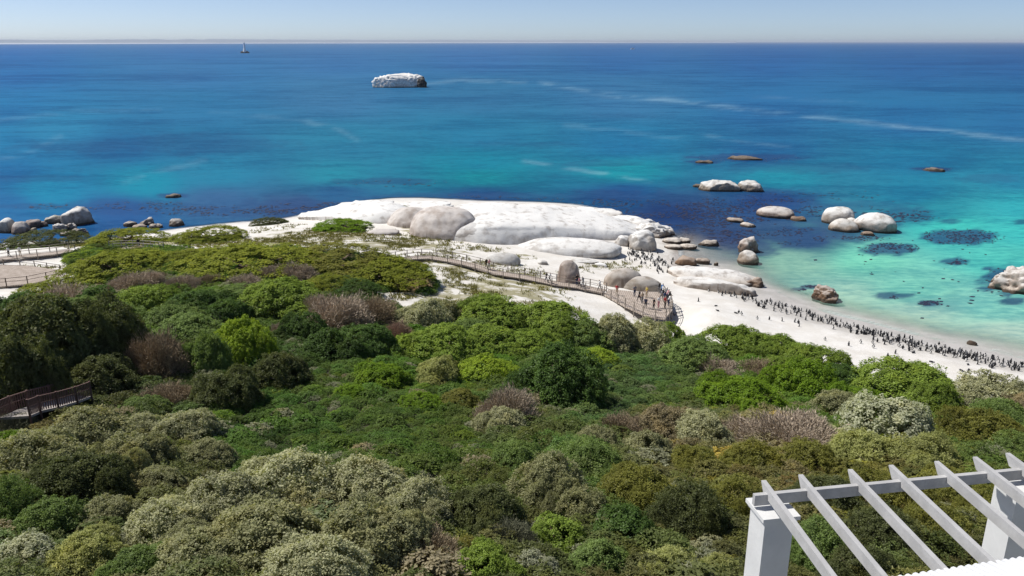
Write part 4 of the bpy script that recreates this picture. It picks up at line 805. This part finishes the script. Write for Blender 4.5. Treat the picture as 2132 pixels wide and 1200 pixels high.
mp = deck_path([(812, 545), (850, 538), (890, 536), (935, 541), (985, 553), (1035, 566), (1095, 578), (1150, 588), (1205, 597), (1258, 607)], .5)
for i in range(1, len(mp) - 1): mp[i][2] = (mp[i - 1][2] + mp[i + 1][2] + mp[i][2]) / 3
PLZ = mp[-1][2]
walk('boardwalk', 'long timber boardwalk with handrails curving over the sand to the platform', mp, 2.0, sp=2.6)
# viewing platform
pc_ = [P(a, b, PLZ) for a, b in ((1258, 613), (1268, 602), (1318, 607), (1372, 608), (1394, 622), (1400, 645), (1384, 664), (1344, 657), (1298, 636))]
root = empty('viewing_platform', pc_[0]); tag(root, 'timber viewing platform crowded with people at the beach end of the boardwalk', 'platform'); o_ = pc_[0]
mb = MB(); n = len(pc_); top = [q - o_ for q in pc_]; lo = [q - (0, 0, .22) for q in top]
mb.add(top + lo, [tuple(reversed(range(n))), tuple(range(n, 2 * n))] + [(i, (i + 1) % n, (i + 1) % n + n, i + n) for i in range(n)]); mb.build('deck', M_DECK, root)
rail_line(root, [top[i] for i in (0, 8, 7, 6, 5, 4, 3)], o_, 1.9, 1.15, M_WOOD)
mb = MB()
for i in range(8): a = i * .8; mb.tube([(0, 0, 0), (.45 * math.cos(a), .45 * math.sin(a), .55 + .1 * (i % 3)), (.9 * math.cos(a), .9 * math.sin(a), .6)], [.03, .02, .008], 4)
tag(mb.build('bare_shrub', M_WOODD, None, G(1404, 658)), 'small dark bare bush on the sand at the platform corner', 'shrub')
# left walkways
lp = deck_path([(-90, 556), (-30, 544), (20, 536), (70, 531), (112, 527), (150, 521)], .5)
walk('boardwalk', 'upper timber walkway at the left edge with two visitors on it', lp, 2.2, sp=2.8, mat=M_WOOD)
lp2 = deck_path([(232, 518), (262, 516), (300, 517), (330, 520)], .5)
walk('boardwalk', 'short piece of walkway with pale log rails beyond the green mats', lp2, 1.6, sp=2.0, mat=mat_simple('pale_timber', (.48, .44, .39), .85, .15, 4, .1, .1))
zq = G(60, 575, .5)[2]; pl = [P(a, b, zq) for a, b in ((-120, 560), (0, 551), (60, 553), (125, 563), (134, 574), (70, 590), (0, 597), (-120, 606))]
root = empty('walkway_deck', pl[2]); tag(root, 'lower broad sandy-grey timber deck with railing at the left edge', 'deck'); o_ = pl[2]
mb = MB(); n = len(pl); top = [q - o_ for q in pl]; lo = [q - (0, 0, .2) for q in top]
mb.add(top + lo, [tuple(reversed(range(n))), tuple(range(n, 2 * n))] + [(i, (i + 1) % n, (i + 1) % n + n, i + n) for i in range(n)]); mb.build('deck', M_DECK, root)
rail_line(root, [top[i] for i in (7, 6, 5, 4)], o_, 2.4, 1.05, M_WOODD); rail_line(root, [top[i] for i in (0, 1, 2, 3)], o_, 2.6, .8, M_WOOD)
# shaded picket-railed stair walk in the trees
q0 = [G(30, 868, .9), G(62, 854, .9), (G(62, 854, .9) * .5 + G(140, 833, .9) * .5), G(140, 833, .9), G(165, 824, .9)]
walk('picket_walkway', 'shaded dark walkway with picket railings under the large olive tree', q0, 1.7, sp=1.6, mat=mat_simple('reddish_dark_timber', (.16, .10, .085), .8, .2, 4, .1, .2), h=1.05, fence=True, deckmat=mat_simple('worn_pale_boards', (.40, .36, .33), .85, .15, 3, .1, .1))

# ------------------------------------------------------------------ people
SKIN = [mat_simple('skin_light', (.50, .33, .25), .6, .05, 3, 0), mat_simple('skin_dark', (.20, .11, .07), .6, .05, 3, 0)]
def cloth(n_, c): return mat_simple(n_, c, .85, .08, 5, .05, .1)
CL = {'red': cloth('red_cloth', (.42, .05, .05)), 'white': cloth('white_cloth', (.75, .75, .73)), 'black': cloth('black_cloth', (.02, .02, .022)), 'navy': cloth('navy_cloth', (.03, .045, .10)), 'grey': cloth('grey_cloth', (.20, .20, .21)), 'tan': cloth('tan_cloth', (.45, .36, .25)), 'pink': cloth('pink_cloth', (.55, .28, .30)), 'blue': cloth('blue_cloth', (.10, .20, .40)), 'yellow': cloth('yellow_cloth', (.60, .48, .12))}
HAIR = cloth('hair', (.03, .022, .018)); SHOE = cloth('shoes', (.05, .045, .04))
def person_mesh(pose):
    st = {'stand': (.10, -.02, .0), 'walk': (.30, -.28, .12), 'lean': (.10, .0, .30)}[pose]; lean = st[2]
    J = {'pelvis': (0, 0, .95), 'chest': (0, lean * .5 + .02, 1.28), 'neck': (0, lean * .75 + .02, 1.48), 'head': (0, lean * .9 + .04, 1.64)}
    B = [('pelvis', 'chest', 2), ('chest', 'neck', 2), ('neck', 'head', 0)]
    Rr = {'pelvis': (.155, .115), 'chest': (.17, .115), 'neck': (.065, .065), 'head': (.098, .115)}
    for s, nm in ((-1, 'l'), (1, 'r')):
        fw = st[0] if s > 0 else st[1]
        if pose == 'stand': fw = .03 * s
        J.update({nm + 'hip': (.09 * s, 0, .90), nm + 'knee': (.10 * s, fw * .55 + .04, .50), nm + 'ank': (.10 * s, fw, .09), nm + 'toe': (.11 * s, fw + .16, .04),
                  nm + 'sho': (.19 * s, lean * .65, 1.42), nm + 'elb': (.25 * s, lean * .8 - fw * .4 - (.02 if pose != 'lean' else -.15), 1.14), nm + 'wri': (.24 * s, lean + (.18 if pose != 'walk' else -fw * .5 + .12), .96 if pose != 'lean' else 1.10), nm + 'han': (.235 * s, lean + (.27 if pose != 'walk' else -fw * .5 + .19), .90 if pose != 'lean' else 1.07)})
        Rr.update({nm + 'hip': (.10, .10), nm + 'knee': (.065, .065), nm + 'ank': (.045, .05), nm + 'toe': (.045, .03), nm + 'sho': (.07, .07), nm + 'elb': (.045, .045), nm + 'wri': (.03, .03), nm + 'han': (.04, .022)})
        B += [('pelvis', nm + 'hip', 3), (nm + 'hip', nm + 'knee', 3), (nm + 'knee', nm + 'ank', 3), (nm + 'ank', nm + 'toe', 4), ('chest', nm + 'sho', 2), (nm + 'sho', nm + 'elb', 2), (nm + 'elb', nm + 'wri', 0), (nm + 'wri', nm + 'han', 0)]
    ks = list(J); me = bpy.data.meshes.new('p'); me.from_pydata([J[k] for k in ks], [(ks.index(a), ks.index(b)) for a, b, _ in B], [])
    ob = bpy.data.objects.new('p', me); C.objects.link(ob)
    ob.modifiers.new('s', 'SKIN'); sv = me.skin_vertices[0].data
    for i, k in enumerate(ks): sv[i].radius = Rr[k]; sv[i].use_root = (k == 'pelvis')
    ss = ob.modifiers.new('u', 'SUBSURF'); ss.levels = 1; ss.render_levels = 1
    dg = bpy.context.evaluated_depsgraph_get(); m = bpy.data.meshes.new_from_object(ob.evaluated_get(dg))
    bpy.data.objects.remove(ob)
    m.name = 'person'; m.materials.clear()
    for a in (SKIN[0], HAIR, CL['white'], CL['navy'], SHOE): m.materials.append(a)
    for f in m.polygons:
        c = np.array(f.center); best = (9, 0, '')
        for a, b, mi in B:
            A, Bq = np.array(J[a]), np.array(J[b]); t = np.clip(np.dot(c - A, Bq - A) / np.dot(Bq - A, Bq - A), 0, 1); d = np.linalg.norm(c - A - t * (Bq - A))
            if d < best[0]: best = (d, mi, b)
        mi = best[1]
        if best[2] == 'head' and (c[2] > J['head'][2] + .03 or c[1] < J['head'][1] - .02) and c[2] > 1.53: mi = 1
        f.material_index = mi; f.use_smooth = True
    return m
PM = {k: person_mesh(k) for k in ('stand', 'walk', 'lean')}
PEO = [ # px, py of the feet, pose, facing, top, bottom, where, label
 (1284,615,'stand',2.6,'red','tan','pl','person in a red top at the left end of the viewing platform'), (1321,618,'stand',.4,'grey','navy','pl','person in grey by the boulder at the back of the platform'), (1330,628,'walk',-1.2,'black','black','pl','person in black walking in the middle of the platform'), (1337,632,'stand',.5,'tan','grey','pl','person in tan beside the one walking in black'), (1346,620,'stand',2.0,'yellow','tan','pl','person in a yellow top in the middle of the platform'), (1344,642,'lean',2.9,'navy','black','pl','person in navy leaning at the front rail of the platform'), (1361,645,'stand',2.0,'black','black','pl','person all in black near the front rail'), (1371,642,'stand',.6,'white','pink','pl','person in white near the platform corner'),
 (1371,611,'lean',-.9,'black','grey','pl','person in black at the back right rail, first of the crowd'), (1377,614,'lean',-.9,'blue','navy','pl','person in blue at the right rail, second of the crowd'), (1380,618,'stand',-1.2,'white','black','pl','person in white at the right rail, third of the crowd'), (1385,621,'lean',-1.3,'grey','black','pl','person in grey at the right rail, fourth of the crowd'), (1388,626,'lean',-1.4,'pink','navy','pl','person in pink at the right rail, fifth of the crowd'), (1391,631,'lean',-1.4,'black','black','pl','person in black at the right rail, sixth of the crowd'), (1383,630,'stand',-1.0,'navy','grey','pl','person in navy standing behind the crowd at the right rail'), (1391,638,'lean',-1.6,'white','navy','pl','person in white at the right rail, seventh of the crowd'), (1384,642,'stand',-2.4,'red','black','pl','person in dark red at the right front of the platform'), (1376,626,'walk',-1.2,'grey','grey','pl','person in grey walking toward the right rail'),
 (1012,560,'walk',-2.0,'black','black','mp','person in dark clothes at the boardwalk bend'), (1018,561,'walk',-2.0,'pink','grey','mp','person in pink beside the dark one at the boardwalk bend'), (1137,586,'walk',-1.8,'black','navy','mp','person in black on the boardwalk before the upright boulder'), (1144,588,'walk',-1.8,'white','grey','mp','person in white following the one in black on the boardwalk'), (1201,596,'stand',.5,'black','navy','mp','person in black on the boardwalk at the upright boulder'), (1207,599,'walk',1.2,'pink','black','mp','person in pink on the boardwalk at the upright boulder'), (1214,599,'walk',1.2,'grey','navy','mp','person in grey on the boardwalk right of the upright boulder'), (1249,606,'walk',1.4,'white','black','mp','person in white top and black trousers where boardwalk meets platform'),
 (20,535,'walk',1.5,'white','black','lp','person in white shirt and black trousers on the upper left walkway'), (43,535,'stand',.3,'white','tan','lp','person all in pale clothes on the upper left walkway'), (290,518,'stand',.8,'black','black','lp2','person in black beside the pale log rails')]
for i, (a, b, pose, rz, top_, bot, wh, l_) in enumerate(PEO):
    q = P(a, b, PLZ) if wh == 'pl' else G(a, b, .5)
    if wh != 'pl':
        pth = {'mp': mp, 'lp': lp, 'lp2': lp2}[wh]; best = None
        for u, v in zip(pth[:-1], pth[1:]):
            d = (v - u)[:2]; t = float(np.clip(np.dot(q[:2] - u[:2], d) / np.dot(d, d), 0, 1)); c = u + t * (v - u); e = np.linalg.norm(c[:2] - q[:2])
            if best is None or e < best[0]: best = (e, c)
        off = q[:2] - best[1][:2]; k = min(1, .6 / (np.linalg.norm(off) + 1e-6)); q = np.array((*(best[1][:2] + off * k), best[1][2]))
    o = obj('person', PM[pose], None, q + (0, 0, .0), rz); s = 1.0 + .05 * math.sin(i * 2.1); o.scale = (s, s, s)
    for j, m_ in enumerate((SKIN[1 if i % 5 == 3 else 0], HAIR, CL[top_], CL[bot], SHOE)):
        o.material_slots[j].link = 'OBJECT'; o.material_slots[j].material = m_
    tag(o, l_, 'person')

# ------------------------------------------------------------------ penguins
MBLK = mat_simple('penguin_black', (.022, .022, .026), .6, .1, 8, 0); MWHT = mat_simple('penguin_white', (.70, .69, .66), .7, .05, 8, 0)
def penguin_mesh(kind):
    mb = MB(); prof = [(.02, 0.0), (.085, .03), (.105, .12), (.112, .22), (.10, .32), (.075, .40), (.05, .445), (.055, .48), (.062, .52), (.05, .56), (.02, .585)]
    mb.lathe(prof, 10)
    mb.tube([(0, .045, .515), (0, .12, .505)], [.018, .004], 4)
    for s in (-1, 1):
        mb.bar((.10 * s, 0, .38), (.155 * s, -.02, .17), .02, .065)
        mb.box((.05 * s, .05, .012), (.05, .10, .024))
    mb.tube([(0, -.08, .06), (0, -.16, .015)], [.03, .008], 4)
    m = mb.mesh('penguin', [MBLK, MWHT], True)
    for f in m.polygons:
        c = f.center
        if c.y > .035 and c.z < .42 and abs(c.x) < .09 and c.z > .03: f.material_index = 1
    if kind == 'lie':
        for v in m.vertices: y, z = v.co.y, v.co.z; v.co.y = z - .3; v.co.z = .11 - y * .9
    return m
PGM = {k: penguin_mesh(k) for k in ('stand', 'lie')}
r = rs(77)
def penguin(px, py, label, group, kind='stand'):
    q = G(px, py)
    if q[2] < .02: q[2] = .02
    o = obj('penguin', PGM[kind], None, q, r.uniform(0, 6.28)); s = r.uniform(.9, 1.15); o.scale = (s, s, s); o.rotation_euler[0] = r.uniform(-.12, .12) if kind == 'stand' else 0
    tag(o, label, 'penguin', group)
LINE = [(1470, 602), (1530, 612), (1600, 634), (1680, 656), (1760, 680), (1840, 702), (1920, 722), (2000, 740), (2080, 756), (2150, 770)]
for i in range(205):
    t = r.rand() ** .9 * (len(LINE) - 1); k = int(t); f = t - k; x_, y_ = [LINE[k][j] * (1 - f) + LINE[k + 1][j] * f for j in (0, 1)]
    penguin(x_ + r.normal(0, 5), y_ + r.normal(0, 4.5) + (2 if r.rand() < .8 else 9), 'small black-and-white penguin standing in the long line along the wet sand', 'penguins lined up along the waterline')
for i in range(26):
    t = r.rand() * (len(LINE) - 1.01); k = int(t); f = t - k; x_, y_ = [LINE[k][j] * (1 - f) + LINE[k + 1][j] * f for j in (0, 1)]
    penguin(x_ - r.uniform(5, 50), y_ + r.uniform(12, 34), 'lone penguin standing on dry white sand below the long penguin line', 'single penguins on the dry sand', 'stand' if r.rand() < .75 else 'lie')
for i in range(62):
    t = r.rand(); penguin(1312 + 90 * t + r.normal(0, 12), 528 + 34 * t + r.normal(0, 7), 'penguin in the colony between the barrel boulder and the rock shelf', 'penguin colony below the barrel boulder')

pv, pf, pmi = [], [], []; base_m = PGM['stand']; bv = np.array([v.co[:] for v in base_m.vertices]); bf = [tuple(f.vertices) for f in base_m.polygons]; bmi = [f.material_index for f in base_m.polygons]
for i in range(230):
    if i < 170:
        t = r.rand() ** .9 * (len(LINE) - 1); k = int(t); f = t - k; a, b = [LINE[k][j] * (1 - f) + LINE[k + 1][j] * f for j in (0, 1)]; a += r.normal(0, 5); b += r.normal(0, 4) - 1
    else: t = r.rand(); a, b = 1300 + 105 * t + r.normal(0, 14), 520 + 46 * t + r.normal(0, 9)
    q = G(a, b); q[2] = max(q[2], .02); an = r.uniform(0, 6.28); c_, s_ = math.cos(an), math.sin(an); n0 = len(pv); k = r.uniform(.8, 1.0)
    pv += [(q[0] + k * (v[0] * c_ - v[1] * s_), q[1] + k * (v[0] * s_ + v[1] * c_), q[2] + k * v[2]) for v in bv]; pf += [tuple(n0 + j for j in f) for f in bf]; pmi += bmi
m = bpy.data.meshes.new('penguin_crowd'); m.from_pydata(pv, [], pf); m.materials.append(MBLK); m.materials.append(MWHT); m.polygons.foreach_set('material_index', np.array(pmi, np.int32)); m.update()
tag(obj('penguin_crowd', m), 'rest of the small penguins crowding the waterline and the rocks', 'penguins', None, 'stuff')

# ------------------------------------------------------------------ lighthouse, boat
zl = P(510, 111, 0); m = mpp(zl); root = empty('lighthouse', zl); tag(root, 'tiny white lighthouse tower on a dark rock near the horizon', 'lighthouse')
MLW = mat_simple('lighthouse_white', (.8, .8, .8), .6, .04, .2, 0); MLD = mat_simple('dark_reef', (.06, .06, .065), .9, .2, .1, .2)
mb = MB(); mb.lathe([(3.8 * m, -1), (3.4 * m, 2 * m), (2.6 * m, 5 * m), (2.1 * m, 7 * m), (1.8 * m, 14 * m), (1.7 * m, 17 * m)], 14); mb.build('tower', MLW, root, (0, 0, 3 * m), smooth=False)
mb = MB(); mb.lathe([(1.9 * m, 0), (1.9 * m, .5 * m), (1.1 * m, .6 * m), (1.1 * m, 2.0 * m), (.6 * m, 2.8 * m), (.1 * m, 3.1 * m)], 12); mb.build('lantern', mat_simple('lantern_grey', (.55, .6, .66), .4, .05, 1, 0), root, (0, 0, 18.5 * m))
for dx, s_ in ((-6.0, .75), (5.6, .85), (0, .5)):
    obj('base_rock', rock_mesh('base_rock', 4.2 * m * s_, 5 * m, 4.6 * m * s_, 200 + int(dx), 'rough'), root, (dx * m, 0, 0)).data.materials[0] = MLD
zb = P(1317, 103, 0); m = mpp(zb); root = empty('motor_boat', zb, .3); tag(root, 'tiny white motor boat far out near the horizon', 'boat')
mb = MB(); hl = 4.5 * m
hv = [(-hl, -.8 * m, 0), (hl * .5, -.8 * m, 0), (hl, 0, .3 * m), (hl * .5, .8 * m, 0), (-hl, .8 * m, 0), (-hl, -1.1 * m, 1.5 * m), (hl * .5, -1.1 * m, 1.6 * m), (hl * 1.12, 0, 2.1 * m), (hl * .5, 1.1 * m, 1.6 * m), (-hl, 1.1 * m, 1.5 * m)]
mb.add(hv, [(4, 3, 2, 1, 0), (5, 6, 7, 8, 9), (0, 1, 6, 5), (1, 2, 7, 6), (2, 3, 8, 7), (3, 4, 9, 8), (4, 0, 5, 9)]); mb.build('hull', MLW, root, (0, 0, -.3 * m))
mb = MB(); mb.box((-.5 * m, 0, 2.2 * m), (3 * m, 1.5 * m, 1.7 * m), 0, 0, .8); mb.build('cabin', MLW, root)
mb = MB(); mb.box((-.35 * m, 0, 2.3 * m), (3.0 * m, 1.52 * m, .5 * m)); mb.build('windows', MLD, root)

# ------------------------------------------------------------------ pergola and house
ZT = 31.86
AZR, AZB = R(-5.0), R(80.5)
dr_ = np.array((math.sin(AZR), math.cos(AZR), 0)); db = np.array((math.sin(AZB), math.cos(AZB), 0))
root = empty('pergola', (0, 0, 0)); tag(root, 'white pergola with slanting rafters on plaster pillars at the bottom right', 'pergola')
b0 = P(1570, 1030, ZT - .02)
mb = MB(); mb.bar(b0 + (0, 0, -.085), b0 + db * 6.2 + (0, 0, -.085), .07, .17); mb.build('beam', M_RAFTER, root)
hs = P(1840, 1203, ZT + .06); he = P(2132, 1158, ZT + .06); hd = he - hs; hd /= np.linalg.norm(hd)
for a, b in ((1590, 1000), (1667, 988), (1770, 977), (1855, 968), (1950, 960), (2030, 951), (2098, 943), (2180, 935), (2262, 927)):
    q = P(a, b, ZT + .06); mb = MB(); L = 4.3
    q2 = q - dr_ * L; hh = .16; w = .035; sd = np.array((dr_[1], -dr_[0], 0)) * w
    nose = q - dr_ * .12
    ends = [q + (0, 0, -.02), nose + (0, 0, -hh), q2 + (0, 0, -hh), q2, q + (0, 0, 0)]
    vs = [v - sd for v in ends] + [v + sd for v in ends]
    mb.add(vs, [(0, 1, 2, 3, 4), (9, 8, 7, 6, 5)] + [(i, i + 5, (i + 1) % 5 + 5, (i + 1) % 5) for i in range(5)]); mb.build('rafter', M_RAFTER, root)
for a, b in ((1609, 1056), (2124, 1004)):
    q = P(a, b, ZT - .24); zg = g1(q[0], q[1]); rz = -AZB + math.pi / 2; mb = MB()
    hgt = q[2] - .09 - zg + .5; mb.box((q[0], q[1], q[2] - .09 - hgt / 2), (.44, .44, hgt), rz); pil = mb.build('pillar', M_WHITE, root)
    mb = MB(); mb.box((q[0], q[1], q[2] - .03), (.56, .56, .06), rz); mb.box((q[0], q[1], q[2] - .085), (.50, .50, .05), rz); mb.build('cap', M_WHITE, pil)
root = empty('house', (hs[0] + 3, hs[1] - 3, g1(hs[0] + 3, hs[1] - 3))); tag(root, 'corner of a white house roof at the bottom right edge', 'house'); o_ = np.array(root.location)
back = np.array((-hd[1], hd[0], 0)); back = back if back[1] < 0 else -back
s0 = hs - hd * 1.6; Ln = 10.0; nn_ = 400; V = []; F = []
for i in range(nn_ + 1):
    t = Ln * i / nn_; wv = .014 * math.sin(t * 2 * math.pi / .105)
    for d, z in ((0.0 + abs(wv) * .6, 0), (4.5, 1.3)):
        p_ = s0 + hd * t + back * d + (0, 0, z + wv); V.append(p_ - o_); 
    for d, z in ((0.02, -.07), (4.5, 1.2)):
        V.append(s0 + hd * t + back * d + (0, 0, z) - o_)
for i in range(nn_):
    a = i * 4; F += [(a, a + 4, a + 5, a + 1), (a + 2, a + 3, a + 7, a + 6), (a, a + 2, a + 6, a + 4)]
obj('roof', mesh_np('roof', V, F, False, [M_ROOF]), root)
mb = MB(); wl_ = 7.6; cw = s0 + hd * (Ln / 2) + back * 2.6 - o_; hw = ZT - .1 - o_[2] + .6
mb.box((cw[0], cw[1], hw / 2 - .6), (Ln - .6, 4.3, hw), math.atan2(hd[1], hd[0])); mb.build('wall', M_WHITE, root)
